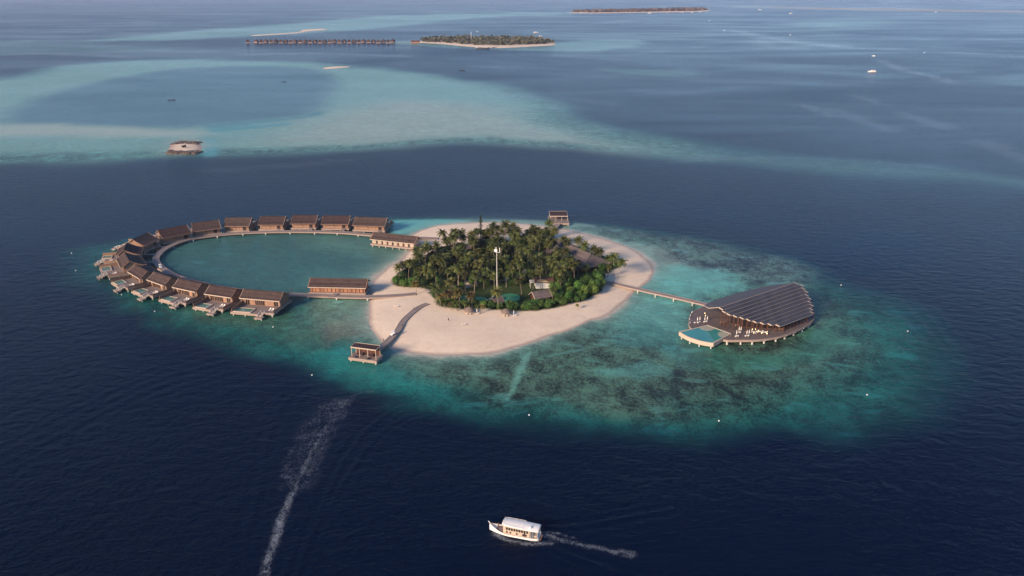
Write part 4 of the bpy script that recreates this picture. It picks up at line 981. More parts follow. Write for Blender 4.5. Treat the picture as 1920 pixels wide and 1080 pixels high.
for (x, y), s in [((405,625),'left of the pool near the rim'),((432,620),'left of the pool, right one of two'),((488,620),'behind the rear pool corner'),((515,615),'under the hall roof tip'),((845,775),'right of the pool steps'),((872,735),'behind the lounger pair right of the pool'),((893,735),'next to the dark seating by the hall'),((960,775),'on the front deck left of the lamps'),((985,770),'on the front deck nearest the lit lamps')]:
    p = at(*cp(x, y), zd); parasol(p.x, p.y, zd, 'closed white parasol on the hall deck, '+s)
def table(label, p, m):
    r = thing('dining_table', label, 'table', p)
    b = MB(); b.tube((0, 0, 0.70), (0, 0, 0.76), 0.75, 0.75, 14); b.build('tabletop', m, r)
    b = MB(); b.tube((0, 0, 0), (0, 0, 0.7), 0.08, 0.08, 8); b.tube((0, 0, 0), (0, 0, 0.05), 0.35, 0.3, 10); b.build('stand', M['wood_red'], r)
    for k in range(4):
        a = k*math.pi/2+0.4; x, y = 1.15*math.cos(a), 1.15*math.sin(a)
        ch = thing('dining_chair', 'pale chair round one of the tables along the front of the hall', 'chair', (p[0]+x, p[1]+y, p[2]), a-math.pi/2, 'dining chairs in front of the hall')
        b = MB(); b.box(-0.25, 0.25, -0.25, 0.25, 0.42, 0.48); b.build('seat', m, ch)
        b = MB(); b.box(-0.25, 0.25, 0.2, 0.27, 0.48, 0.95); b.build('backrest', m, ch)
        for lx in (-0.2, 0.2):
            for ly in (-0.2, 0.2):
                b = MB(); b.box(lx-0.025, lx+0.025, ly-0.025, ly+0.025, 0, 0.42); b.build('leg', M['wood_red'], ch)
for (x, y), s in [((1040,748),'left of the brightest lamps'),((1110,745),'between the lamps'),((1165,752),'right of the lamps'),((690,640),'inside the open left end of the hall'),((860,670),'just under the wavy roof edge'),((1350,715),'near the right end of the hall front')]:
    p = at(*cp(x, y), zd); table('round table with four chairs, '+s, (p.x, p.y, zd), M['cushion'] if 'lamps' in s else M['timber'])

# ------------------------------------------------------------------ island buildings
def gable_house(name, label, cat, p, rz, L_, Wd, wall_h, ridge_h, roofm, wallm, edge=None, extra=None, over=0.8):
    root = thing(name, label, cat, p, rz)
    h = L_/2; w_ = Wd/2
    b = MB(); b.extr_x([(-w_, -0.5), (w_, -0.5), (w_, wall_h), (0, ridge_h-0.25), (-w_, wall_h)], -h, h); b.build('wall', wallm, root)
    k = (ridge_h-wall_h)/w_; e = w_+over; ze = wall_h-k*over+0.12
    b = MB(); pt = [(e, ze), (0, ridge_h+0.12), (-e, ze)]; b.extr_x(pt+[(y, z-0.2) for y, z in pt][::-1], -h-over, h+over); rf = b.build('roof', roofm, root)
    if edge:
        for s in (-1, 1):
            b = MB(); b.extr_x([(y, z+0.06) for y, z in pt]+[(y, z-0.26) for y, z in pt][::-1], s*(h+over), s*(h+over+0.25)); b.build('bargeboard', edge, rf)
    return root
# main building in the trees with a wide grey roof
def big_house():
    r1 = at(1048, 450, 9.5); r2 = at(1112, 478, 9.5); t = r2-r1; L_ = t.length+2; c = (r1+r2)/2; rz = math.atan2(t.y, t.x)
    z0 = 1.6; root = thing('pitched_roof_building', 'big building with a wide weathered grey pitched roof at the right edge of the palms', 'building', (c.x, c.y, z0), rz)
    h = L_/2; w_ = 10.5; zr = 7.9; ze = 2.9
    b = MB(); b.box(-h+4, h-2, -8.5, 8.5, -0.5, 3.2); b.build('wall', M['wood_red'], root)
    b = MB(); vs = [(-h, 0, zr), (h-3, 0, zr), (-h-2, -w_, ze), (h+4, -w_, ze), (h+4, w_, ze), (-h-2, w_, ze)]
    b.add(vs+[(x, y, z-0.3) for x, y, z in vs], [(0, 2, 3, 1), (0, 1, 4, 5), (1, 3, 4), (0, 5, 2), (8, 6, 7, 9), (10, 7, 6, 11), (9, 7, 10), (11, 6, 8), (2, 8, 9, 3), (3, 9, 10, 4), (4, 10, 11, 5), (5, 11, 8, 2)])
    rf = b.build('roof', M['shingle_grey'], root)
    b = MB(); b.tube((-h, 0, zr+0.05), (h-3, 0, zr+0.05), 0.2, 0.2, 6); b.tube((h-3, 0, zr+0.05), (h+4, -w_, ze+0.05), 0.16, 0.16, 6); b.build('ridge_cap', M['shingle_grey'], rf)
    for k in range(6):
        b = MB(); x = -h+3+k*(2*h-3)/5; b.box(x-0.15, x+0.15, -9.2, -8.9, -0.5, 3.2); b.build('post', M['timber'], root)
    return root
big_house()
def gpos(px, py):
    p = at(px, py, 1.6); return Vector((p.x, p.y, gz(p)))
def white_house():
    p = gpos(1020, 541); root = thing('white_fronted_building', 'small white fronted building with an arched sandy gable among the palms', 'building', p, 0.12)
    b = MB(); b.box(-5.0, 5.0, 0, 7, -0.3, 4.0); b.build('wall', M['white'], root); root.scale = (.85, .85, .85)
    for x0, x1 in ((-4.4, 0.4), (2.9, 4.7)):
        b = MB(); b.box(x0, x1, -0.08, 0, 0.1, 3.3); b.build('shutter', M['white'], root)
    b = MB(); pr_ = [(x, 5.1+1.15*math.sqrt(max(0, 1-((x+1.4)/4.2)**2))-0.9) for x in np.linspace(-5.6, 2.8, 15)]
    vs = [(x, -0.9, z) for x, z in pr_]+[(x, 4.5, z) for x, z in pr_]; n = len(pr_)
    b.add(vs, [(i, i+1, n+i+1, n+i) for i in range(n-1)]+[tuple(range(n))[::-1], tuple(range(n, 2*n))]+[(n-1, 0, n, 2*n-1)]); b.build('arched_gable', mat('sandstone_gable', (0.42, 0.30, 0.16), 0.8, 0.2, 1), root)
    b = MB(); pt = [(-1.6, 4.1), (3.5, 5.5), (8.4, 4.1)]; b.extr_x(pt+[(y, z-0.2) for y, z in pt][::-1], 0.8, 6.2); b.build('roof', M['red_roof'], root)
    b = MB(); b.extr_x([(-1.2, 4.6), (3.5, 5.6), (8.4, 4.4), (8.4, 4.2), (3.5, 5.4), (-1.2, 4.4)], -6.0, 0.797); b.build('roof', M['red_roof'], root)
    b = MB(); b.box(-8.5, -5.0, 1.0, 5.0, 3.6, 4.3); b.box(-8.3, -8.1, 1.2, 1.4, 0, 3.6); b.box(-8.3, -8.1, 4.6, 4.8, 0, 3.6); b.build('side_canopy', M['concrete'], root)
    return root
white_house()
gable_house('roofed_shed', 'low shed with dark brown roof and pale edge behind the front shrubs', 'shed', gpos(1013, 560), 0.45, 8, 6, 2.2, 4.4, M['shingle_grey'], M['wood_red'], M['cream'])
gable_house('roofed_shed', 'small grey roofed hut between the two green tanks', 'hut', gpos(932, 571), 0.9, 4.6, 4.2, 1.9, 3.6, M['thatch'], M['wood_red'], M['timber'])
gable_house('roofed_shed', 'dark roofed building half hidden under the left trees', 'building', gpos(872, 480), 0.3, 14, 9, 3.0, 6.5, M['shingle_grey'], M['wood_red'], M['timber'])
gable_house('roofed_shed', 'low brown hut at the back of the left grove by the beach', 'hut', gpos(806, 487), 1.2, 7, 5, 2.4, 4.8, M['shingle'], M['wood_red'], None)
def tank(label, px, py, r, hgt):
    p = gpos(px, py); root = thing('round_tank', label, 'tank', p)
    b = MB(); b.tube((0, 0, -0.3), (0, 0, hgt), r, r, 40); b.build('tank_wall', M['tank'], root)
    b = MB(); n = 40
    vs = [(0, 0, hgt+0.25)]+[((r-0.05)*math.cos(2*math.pi*k/n), (r-0.05)*math.sin(2*math.pi*k/n), hgt+0.004) for k in range(n)]
    b.add(vs, [(0, 1+k, 1+(k+1) % n) for k in range(n)]); b.build('cover', M['tank'], root)
    b = MB()
    for k in range(n):
        a0 = 2*math.pi*k/n; a1 = 2*math.pi*(k+1)/n; b.tube(((r+.03)*math.cos(a0), (r+.03)*math.sin(a0), hgt), ((r+.03)*math.cos(a1), (r+.03)*math.sin(a1), hgt), 0.09, 0.09, 5)
    b.build('rim', M['tank'], root)
tank('large round green tank on the lawn, right of the mast', 956, 564, 5.2, 1.7)
tank('low round green tank left of the mast, half in shade', 899, 565, 3.6, 0.9)
tank('low round dark green tank behind the young palms', 872, 561, 2.6, 0.8)
for i, (x, y) in enumerate([(913,566),(919,564),(924,560)]):
    p = gpos(x, y); r = thing('air_conditioner', ['leftmost white plant box beside the small grey hut','middle white plant box beside the small grey hut','rightmost white plant box behind the small grey hut'][i], 'air conditioner', p, 0.3*i)
    b = MB(); b.box(-0.55, 0.55, -0.3, 0.3, 0.1, 1.1); b.build('casing', M['white'], r)
    b = MB(); b.tube((0, -0.31, 0.6), (0, -0.33, 0.6), 0.35, 0.35, 14); b.build('fan_grille', M['dark'], r)
# communications mast
p = gpos(932, 560); mr_ = thing('mast', 'tall pale slender communications mast rising above the palms', 'mast', p)
b = MB(); b.tube((0, 0, 0), (0, 0, 25.2), 0.27, 0.17, 10); b.build('pole', M['concrete'], mr_)
b = MB(); b.tube((0, 0, 24.6), (1.4, 0, 24.8), 0.12, 0.12, 6); b.tube((0, 0, 24.6), (-0.4, 0, 24.8), 0.12, 0.12, 6); b.build('bracket', M['white'], mr_)
b = MB(); b.box(1.3, 1.6, -0.12, 0.15, 24.7, 27.2); b.build('antenna_panel', M['white'], mr_)
b = MB(); b.box(-0.5, -0.2, -0.12, 0.15, 25.3, 27.5); b.build('antenna_panel', M['white'], mr_)
b = MB(); b.tube((-0.5, -0.9, 26.0), (-0.5, -0.5, 26.0), 0.85, 0.5, 16); b.build('dish', M['white'], mr_)
# thatched beach umbrellas
def thatch_umb(label, px, py):
    p = gpos(px, py); r = thing('thatched_umbrella', label, 'beach umbrella', p)
    b = MB(); b.tube((0, 0, -0.3), (0, 0, 2.4), 0.1, 0.08, 8); b.build('pole', M['trunk_dark'], r)
    rings = []
    for z, rr in ((1.55, 2.6), (1.75, 2.5), (2.35, 1.9), (2.85, 1.15), (3.15, 0.5), (3.3, 0.1)): rings.append([(rr*math.cos(a)*(1+0.03*math.sin(7*a)), rr*math.sin(a), z+0.05*math.sin(9*a)) for a in np.linspace(0, 2*math.pi, 22, endpoint=False)])
    b = MB(); b.loft(rings); b.build('thatch_canopy', M['thatch'], r, smooth=True)
    return p
for nme, (x, y) in (('left', (880, 587)), ('right', (949, 590))):
    p = thatch_umb('%s one of the two domed thatch umbrellas at the edge of the front shrubs' % nme, x, y)
    for k in (-1, 1): lounger(p.x+0.8*k-0.3, p.y-1.9, p.z, math.pi, '%s lounger of the pair shaded by the %s thatch umbrella' % ('left' if k < 0 else 'right', nme))
    parasol(p.x+3.7, p.y-0.5, p.z, 'closed white parasol right of the %s thatch umbrella' % nme)
    lounger(p.x+4.8, p.y-1.0, p.z, math.pi*0.85, 'white lounger right of the closed parasol by the %s thatch umbrella' % nme)
# beach loungers and small things on the sand
p = gpos(868, 609)
for k in range(2): lounger(p.x+k*1.1, p.y, p.z, math.pi+0.3, '%s lounger of the lone pair on the open front beach' % ('left', 'right')[k])
p = gpos(742, 574)
for k in range(2): lounger(p.x+k*1.1, p.y, p.z, math.pi-0.3, '%s lounger of the pair on the sand left of the curved jetty' % ('left', 'right')[k])

# ------------------------------------------------------------------ people
def person_mesh(name, pose='stand'):
    me = bpy.data.meshes.new(name)
    J = {'pel': (0, 0, .95), 'waist': (0, 0, 1.1), 'chest': (0, 0, 1.35), 'neck': (0, 0, 1.5), 'head0': (0, -.01, 1.6), 'head1': (0, -.02, 1.74),
         'shl': (-.19, 0, 1.42), 'ell': (-.25, .02, 1.15), 'wrl': (-.26, -.06, .90), 'hal': (-.26, -.09, .80), 'shr': (.19, 0, 1.42), 'elr': (.26, .03, 1.15), 'wrr': (.25, -.08, .92), 'har': (.25, -.12, .82),
         'hil': (-.10, 0, .88), 'knl': (-.11, -.05, .48), 'anl': (-.12, .03, .08), 'tol': (-.13, -.14, .03), 'hir': (.10, 0, .88), 'knr': (.12, -.12, .50), 'anr': (.12, -.14, .09), 'tor': (.13, -.32, .04)}
    E = [('pel', 'waist'), ('waist', 'chest'), ('chest', 'neck'), ('neck', 'head0'), ('head0', 'head1'), ('chest', 'shl'), ('shl', 'ell'), ('ell', 'wrl'), ('wrl', 'hal'), ('chest', 'shr'), ('shr', 'elr'), ('elr', 'wrr'), ('wrr', 'har'),
         ('pel', 'hil'), ('hil', 'knl'), ('knl', 'anl'), ('anl', 'tol'), ('pel', 'hir'), ('hir', 'knr'), ('knr', 'anr'), ('anr', 'tor')]
    rad = {'pel': .15, 'waist': .13, 'chest': .15, 'neck': .06, 'head0': .09, 'head1': .085, 'shl': .07, 'shr': .07, 'ell': .045, 'elr': .045, 'wrl': .032, 'wrr': .032, 'hal': .035, 'har': .035, 'hil': .10, 'hir': .10, 'knl': .065, 'knr': .065, 'anl': .045, 'anr': .045, 'tol': .04, 'tor': .04}
    ks = list(J); me.from_pydata([J[k] for k in ks], [(ks.index(a), ks.index(b_)) for a, b_ in E], [])
    o = bpy.data.objects.new(name, me); col.objects.link(o)
    md = o.modifiers.new('s', 'SKIN'); sk = me.skin_vertices[0].data
    for i, k in enumerate(ks): sk[i].radius = (rad[k], rad[k]*(0.75 if k in ('pel', 'waist', 'chest') else 1))
    sk[0].use_root = True; o.modifiers.new('d', 'SUBSURF').levels = 1
    dg = bpy.context.evaluated_depsgraph_get(); m2 = bpy.data.meshes.new_from_object(o.evaluated_get(dg)); bpy.data.objects.remove(o)
    m2.polygons.foreach_set('use_smooth', [True]*len(m2.polygons)); return m2
PM = person_mesh('person')
def person(label, p, rz, top, trousers, z=None):
    me = PM.copy(); me.materials.clear(); me.materials.append(M['skin'])
    o = bpy.data.objects.new('person', me); col.objects.link(o); o.location = p; o.rotation_euler = (0, 0, rz); tag(o, label, 'person')
    b = MB(); el = lambda z, rx, ry: [(rx*math.cos(a), ry*math.sin(a), z) for a in np.linspace(0, 2*math.pi, 14, endpoint=False)]
    b.loft([el(0.92, .185, .145), el(1.1, .165, .13), el(1.35, .20, .145), el(1.47, .13, .10)]); b.build('shirt', top, o, True)
    b = MB()
    for s in (-1, 1): b.path([(s*.10, 0, .93), (s*.105, -.03, .70), (s*.115, -.05 if s < 0 else -.11, .5)], [.125, .105, .09], 10)
    b.build('shorts', trousers, o, True)
    b = MB(); b.loft([[(.095*math.cos(a)*f, .105*math.sin(a)*f-0.005, z) for a in np.linspace(0, 2*math.pi, 12, endpoint=False)] for z, f in ((1.68, 1.0), (1.75, .98), (1.81, .7), (1.835, .2))]); b.build('hair', M['hair'], o, True)
    return o
p = gpos(841, 602); person('person in dark clothes walking alone on the open front beach', p, 0.4, M['clothd'], M['clothd'])
p = at(546, 545.5, 1.6); person('person in dark clothes standing on the near boardwalk just right of the end villa', (p.x, p.y, 1.6), 1.2, M['clothd'], M['clothd'])
p = at(336, 520.5, 1.6); person('person in dark clothes on the boardwalk bend behind the near row villas', (p.x, p.y, 1.6), 1.2, M['clothd'], M['clothd'])
# white cart on the curved jetty
def buggy(label, p, rz, m_):
    r = thing('golf_buggy', label, 'buggy', p, rz)
    b = MB(); b.loft([[(-0.6, y, 0.3), (0.6, y, 0.3), (0.6, y, zt), (-0.6, y, zt)] for y, zt in ((-1.25, 0.6), (-0.9, 0.85), (-0.4, 0.9), (-0.35, 0.5), (0.1, 0.5), (0.15, 0.75), (1.2, 0.8))]); b.build('body', m_, r)
    b = MB(); b.box(-0.62, 0.62, -0.9, 1.1, 1.85, 1.95); b.build('canopy', m_, r)
    for x in (-0.55, 0.55):
        for y in (-0.8, 1.0):
            b = MB(); b.tube((x, y, 0.7), (x, y, 1.85), 0.03, 0.03, 6); b.build('canopy_post', M['white'], r)
            b = MB(); b.tube((x-0.08, y*0.9, 0.25), (x+0.08, y*0.9, 0.25), 0.25, 0.25, 14); b.build('wheel', M['rubber'], r)
    b = MB(); b.box(-0.5, 0.5, 0.15, 0.55, 0.75, 0.9); b.box(-0.5, 0.5, 0.55, 0.65, 0.75, 1.3); b.build('seat', M['clothw'], r)
    return r
p = at(737, 628, 1.75); buggy('small white buggy parked midway along the curved front jetty', (p.x, p.y, 1.75), -0.6, M['white'])
p = at(301, 502, 1.62); buggy('small white buggy on the left bend of the ring boardwalk', (p.x, p.y, 1.62), 0.7, M['white'])
for i, (x, y) in enumerate([(278,463),(283,460),(289,457.5),(296,455)]):
    p = at(x, y, 1.6); b = MB(); rings = [[(rr*math.cos(a), rr*math.sin(a), z) for a in np.linspace(0, 2*math.pi, 12, endpoint=False)] for z, rr in ((-2.5, .35), (0, .5), (0.8, .62), (1.0, .6))]
    b.loft(rings); o = b.build('bollard', M['white'], smooth=False, loc=(p.x, p.y, 1.0)); tag(o, 'fat white bollard on the upper left boardwalk bend, %s' % ('leftmost of four', 'second from the left', 'third from the left', 'rightmost of four')[i], 'bollard', 'white bollards')
# jetty bollard lamps
for i, (x, y, s) in enumerate([(719.5,639,'low on the curved front jetty, nearest its pavilion'),(754.5,611,'halfway along the curved front jetty'),(776,580,'near the land end of the curved front jetty'),(1150,529.5,'on the right hand jetty over the sand'),(1241,549,'midway along the right hand jetty'),(1318,565,'on the right hand jetty next to the hall'),(337,456,'on the upper left bend of the boardwalk')]):
    z = 1.85; p = at(x, y, z); b = MB(); b.tube((0, 0, 0), (0, 0, 0.75), 0.13, 0.13, 8); b.tube((0, 0, 0.75), (0, 0, 0.95), 0.2, 0.14, 8); o = b.build('bollard_light', M['rubber'], loc=(p.x, p.y, z)); tag(o, 'short dark bollard light '+s, 'bollard light')

# ------------------------------------------------------------------ trees
def palm_mesh(seed, n=24, Lf=4.3, mode='full'):
    r = random.Random(seed); b = MB()
    for k in range(n):
        az = 2.399963*k+r.uniform(-.25, .25); tier = k/n
        el = R(72-tier*100+r.uniform(-10, 10)); L_ = Lf*(0.85+0.3*r.random())*(0.8 if tier < 0.15 else 1)
        p = Vector((0, 0, 0)); segs = 7; dirv = Vector((math.cos(az)*math.cos(el), math.sin(az)*math.cos(el), math.sin(el)))
        side = Vector((-math.sin(az), math.cos(az), 0)); droop = r.uniform(0.16, 0.27)
        pts = [p.copy()]
        for s in range(segs):
            p = p+dirv*(L_/segs); pts.append(p.copy()); dirv = (dirv+Vector((0, 0, -droop))).normalized()
        for s in range(segs):
            a0, a1 = pts[s], pts[s+1]; d = (a1-a0); upn = side.cross(d).normalized()
            for q in range(2):
                c = a0.lerp(a1, (q+0.5)/2); f = (s+(q+.5)/2)/segs
                ll = Lf*0.26*math.sin(math.pi*min(1, 0.18+f*0.86))+0.1; wv = d.normalized()*0.15
                for sg in (-1, 1):
                    tip = c+side*sg*ll*0.86+d.normalized()*ll*0.55+Vector((0, 0, -ll*r.uniform(0.25, 0.6)))
                    b.add([c-wv, c+wv, tip+wv*0.4, tip-wv*0.3], [(0, 1, 2, 3)])
            b.add([a0-side*.05, a0+side*.05, a1+side*.04, a1-side*.04], [(0, 1, 2, 3)])
    return b
PALMS = []
def palm_tree(hgt, lean, seed, n, Lf, leaf, trunkm, label):
    r = thing('palm_tree', label, 'palm tree')
    rr = random.Random(seed); a = rr.uniform(0, 6.28); pts = []
    for k in range(7):
        t = k/6; pts.append((lean*math.cos(a)*t*t, lean*math.sin(a)*t*t, hgt*t-0.2*(k == 0)))
    b = MB(); b.path(pts, [0.30, 0.20, 0.17, 0.16, 0.15, 0.14, 0.14], 7); b.build('trunk', trunkm, r, True)
    pm = palm_mesh(seed, n, Lf).build('crown', leaf, r); pm.location = pts[-1]
    return reg(r)
protos = []
for i in range(7): protos.append(palm_tree(1.0*(10.0+i*0.6), [0.5, 1.6, 0.3, 2.4, 1.0, 0.2, 1.4][i], 100+i, 28, 4.25+0.25*(i % 3), M['palm'], M['trunk'], 'x'))
gold = [palm_tree(7.0+i, 0.5+0.5*i, 140+i, 26, 3.9, M['palm_dry'], M['trunk'], 'x') for i in range(2)]
young = [palm_tree(3.6+1.2*i, 0.4, 160+i, 16, 2.5, M['palm_dry'] if i == 1 else M['palm'], M['trunk'], 'x') for i in range(3)]
used = set()
def put(proto, x, y, label, group, s=1.0, z=None):
    z = (gz((x, y)) if z is None else z)-0.05
    if id(proto) not in used:
        used.add(id(proto)); o = proto
    else: o = copy_tree(proto)
    o.location = (x, y, z); o.rotation_euler = (random.uniform(-.03, .03), random.uniform(-.03, .03), random.uniform(0, 6.28)); o.scale = (s, s, s*random.uniform(.95, 1.06))
    o['label'] = label
    if group: o['group'] = group
    elif 'group' in o: del o['group']
    return o
def top_at(px, ptop, h):      # ground point of a tree of height h whose crown centre shows at this pixel
    p = at(px, ptop, h+1.6); return p.x, p.y
# palms one can single out (px of crown centre, py of crown centre, proto, scale, label)
single = [(834,432,3,1.0,'palm at the far left of the back row, standing clear against the pale sand'),(852,434,0,1.0,'bushy palm second from the left in the back row on the sand'),(868,434,1,1.0,'palm third from the left in the back row, slim trunk over sand'),
 (836,449,2,0.85,'lower palm just in front of the leftmost back row palm'),(786,466,4,0.85,'lone tall palm on the left beach below the long gabled building'),(773,488,3,0.8,'palm of the left clump, nearest the lone tall palm'),(748,500,2,0.75,'outermost palm at the left tip of the island'),(763,494,1,0.8,'palm between the left tip palm and the clump behind it'),
 (948,420,5,1.1,'small crowned palm poking above the back row against the far sand'),(1040,433,4,0.9,'dark palm in front of the rear jetty'),(1024,430,0,0.7,'pale green palm left of the rear jetty'),(1007,430,2,0.75,'pale palm at the back edge left of the rear jetty'),
 (1068,451,1,0.92,'palm above the big grey roof, in the middle of the row behind it'),(1057,448,0,0.9,'leftmost palm of the row behind the big grey roof'),(1082,450,2,0.92,'palm behind the big grey roof, third of the row'),(1098,460,4,0.92,'tallest palm behind the big grey roof'),(1112,468,2,0.8,'small palm right of the tallest one behind the grey roof'),
 (1121,470,0,0.85,'palm near the right end of the grey roof'),(1128,471,1,0.88,'outer palm behind the right end of the grey roof'),(1142,484,0,0.9,'palm of the right hand clump, left one'),(1152,482,2,0.92,'yellowish palm in the middle of the right hand clump'),(1161,490,1,0.85,'outermost palm at the right tip of the trees'),
 (1060,487,0,0.9,'lit palm in front of the grey roof'),(1005,489,2,0.95,'palm with golden lit fronds in the middle of the grove'),(1032,490,4,0.95,'palm above the white fronted building'),(934,546,0,0.95,'broad palm hiding the foot of the mast'),(978,523,1,0.85,'palm left of the white fronted building'),(1051,505,5,1.0,'large palm with golden fronds right of the white building'),
 (1051,520,1,0.85,'palm hugging the right side of the white fronted building'),(1036,541,4,0.6,'short palm in front of the shed with the dark roof'),(817,540,2,0.8,'palm with splayed fronds at the left path fork'),(846,527,0,0.9,'large palm with brown fronds left of centre')]
for x, y, k, s, lab in single:
    pr0 = protos[k]; hh = (10.0+k*0.6)*s
    px_, py_ = top_at(x, y, hh); put(pr0, px_, py_, lab, None, s)
gsingle = [(825,553,0,0.7,'slim golden palm at the left end of the row on the front lawn'),(839,549,0,0.95,'golden palm second from the left in the front row'),(851,551,1,0.75,'golden palm third from the left in the front row'),(862,550,1,1.0,'tallest orange golden palm in the front row'),(885,551,1,0.95,'golden palm above the left thatch umbrella'),
  (780,530,0,0.9,'yellow green palm left of the sand path'),(1083,570,0,0.35,'small dry brown palm at the front edge of the right shrubs')]
for x, y, k, s, lab in gsingle:
    px_, py_ = top_at(x, y, (7.0+k)*s); put(gold[k], px_, py_, lab, None, s)
for i, (x, y, k, s) in enumerate([(833,566,0,0.9),(845,569,1,0.7),(856,568,0,1.1),(871,569,2,0.7),(878,571,0,0.8),(896,574,2,0.7),(905,573,1,0.8),(857,575,0,0.6),(1117,508,2,0.9),(1128,515,1,0.9),(1122,512,0,1.0),(1140,500,2,1.0)]):
    px_, py_ = top_at(x, y, (3.6+1.2*k)*s); put(young[k], px_, py_, 'young short palm among the front row of shrubs' if i < 8 else 'young short palm at the land end of the right hand jetty', 'young palms on the front edge' if i < 8 else 'young palms by the right jetty', s)
# the grove
GROVE = wpoly([(760,512),(785,500),(812,488),(830,478),(860,472),(900,466),(960,463),(1010,463),(1038,470),(1050,492),(1075,512),(1100,522),(1110,535),(1075,545),(1045,548),(1040,535),(1000,528),(985,540),(950,543),(900,543),(860,548),(820,548),(790,545),(765,538)])
def scatter(poly, n, dmin, avoid=(), seed=1):
    P = np.array(poly); x0, y0 = P.min(0); x1, y1 = P.max(0); out = []; r = random.Random(seed); tries = 0
    while len(out) < n and tries < n*200:
        tries += 1; x = r.uniform(x0, x1); y = r.uniform(y0, y1)
        if not inside(np.array([x]), np.array([y]), poly)[0]: continue
        if any((x-a)**2+(y-b_)**2 < c*c for a, b_, c in avoid): continue
        if any((x-a)**2+(y-b_)**2 < dmin*dmin for a, b_ in out): continue
        out.append((x, y))
    return out
wh = gpos(1020, 541); tk = gpos(956, 564); av = [(wh.x, wh.y+3, 8), (tk.x, tk.y, 9)]
bh = at(1080, 472, 6); 
for px_, py_ in ((1062, 464), (1080, 474), (1098, 483), (1085,487), (1106,490)): q = at(px_, py_, 2); av.append((q.x, q.y, 9))
regions = [(-1e9, -30, 'coconut palm in the left part of the dense grove', 'palms in the left of the grove'), (-30, 5, 'coconut palm in the dense grove around the mast', 'palms in the middle of the grove'), (5, 1e9, 'coconut palm in the right part of the dense grove', 'palms in the right of the grove')]
for x, y in scatter(GROVE, 118, 4.1, av, 5):
    k = random.randrange(7); sc_ = random.uniform(0.6, 0.98)
    hgt_ = 'tall' if (10+.6*k)*sc_ > 10.2 else ('short' if (10+.6*k)*sc_ < 8 else 'mid height')
    row = 'near the lawn' if y < 402 else ('in the middle of the grove' if y < 432 else 'towards the back of the grove')
    sid = 'left' if x < -28 else ('centre left' if x < -12 else ('beside the mast' if x < 4 else ('centre right' if x < 20 else 'right')))
    lab = '%s %s palm %s, %s' % (hgt_, 'leaning' if k in (1, 3, 4, 6) else 'upright', row, sid if sid == 'beside the mast' else sid+' side')
    put(protos[k], x, y, lab, 'palms of the dense grove, '+sid+' part', sc_)
for x, y in scatter(wpoly([(850,545),(890,536),(940,530),(985,522),(1000,530),(990,545),(940,552),(890,556)]), 16, 4.6, [(tk.x, tk.y, 6)], 41):
    put(protos[random.randrange(7)], x, y, 'slim palm over the lawn between the sand path and the green tanks', 'palms over the lawn', random.uniform(.55, .8))
for i, (x, y, k, s, lab) in enumerate([(1000,513,2,.8,'palm just left of the white fronted building, trunk in shade'),(1037,508,0,.85,'palm leaning over the right end of the white fronted building'),(1014,506,6,.8,'palm directly behind the white fronted building')]):
    px_, py_ = top_at(x, y, (10.0+k*0.6)*s); put(protos[k], px_, py_, lab, None, s)
# broadleaf shrubs and trees
def foliage(seed, rx, ry, rz_, n, size, lobes=7):
    r = random.Random(seed); b = MB(); cs = []
    for k in range(lobes):
        a = r.uniform(0, 6.28); q = r.uniform(0.25, 0.62); cs.append((rx*q*math.cos(a), ry*q*math.sin(a), rz_*r.uniform(0.42, 0.72), r.uniform(0.38, 0.58)))
    for k in range(n):
        cx, cy, cz, cr = cs[r.randrange(lobes)]
        v = Vector((r.gauss(0, 1), r.gauss(0, 1), r.gauss(0, 1)*0.9+0.25)).normalized(); f = r.uniform(0.72, 1.03)
        p = Vector((cx+v.x*rx*cr*f, cy+v.y*ry*cr*f, max(0.05, cz+v.z*rz_*cr*f)))
        nrm = (v+Vector((r.gauss(0, .45), r.gauss(0, .45), r.gauss(0, .45)))).normalized(); a = nrm.orthogonal().normalized(); a = (Matrix.Rotation(r.uniform(0, 6.28), 3, nrm) @ a); c = nrm.cross(a); s = size*r.uniform(.6, 1.3)
        b.add([p-a*s, p-c*s*.55, p+a*s, p+c*s*.55], [(0, 1, 2, 3)])
    return b
def shrub_proto(seed, rx, ry, rz_, n, size, m_, name='shrub', trunk_h=0.5, cat='shrub'):
    r = thing(name, 'x', cat)
    f = foliage(seed, rx, ry, rz_, n, size); o = f.build('crown', m_, r); o.location.z = trunk_h
    b = MB(); b.path([(0, 0, -0.2), (0.1, 0, trunk_h+rz_*0.3), (0.2, 0.1, trunk_h+rz_*0.6)], [0.22, 0.15, 0.06], 6)
    for a in (0.5, 2.4, 4.4): b.tube((0, 0, trunk_h+0.1), (rx*.5*math.cos(a), ry*.5*math.sin(a), trunk_h+rz_*.55), 0.1, 0.04, 5)
    b.build('trunk', M['trunk_dark'], r)
    return reg(r)
shr = [shrub_proto(200+i, 3.0, 2.8, 3.2, 1500, 0.30, M['leaf']) for i in range(4)]
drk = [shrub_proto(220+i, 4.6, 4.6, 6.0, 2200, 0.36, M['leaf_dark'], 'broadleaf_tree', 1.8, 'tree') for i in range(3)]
bsh = [shrub_proto(240+i, 4.5, 4.2, 5.5, 2400, 0.36, M['leaf'], 'broadleaf_tree', 1.0, 'tree') for i in range(2)]
def P2(px, py): p = at(px, py, 1.6); return p.x, p.y
FRONT = wpoly([(818,566),(840,573),(880,577),(935,580),(1000,578),(1050,570),(1085,562),(1100,566),(1050,578),(1010,585),(965,587),(930,585),(890,581),(855,580),(832,577)])
for x, y in scatter(FRONT, 46, 2.9, (), 11): put(shr[random.randrange(4)], x, y, 'green shrub in the front beach hedge, '+('by the young palms at its left end' if x < -26 else ('below the green tanks' if x < 8 else 'at its right end below the shed')), 'shrubs along the front beach', random.uniform(.65, .95))
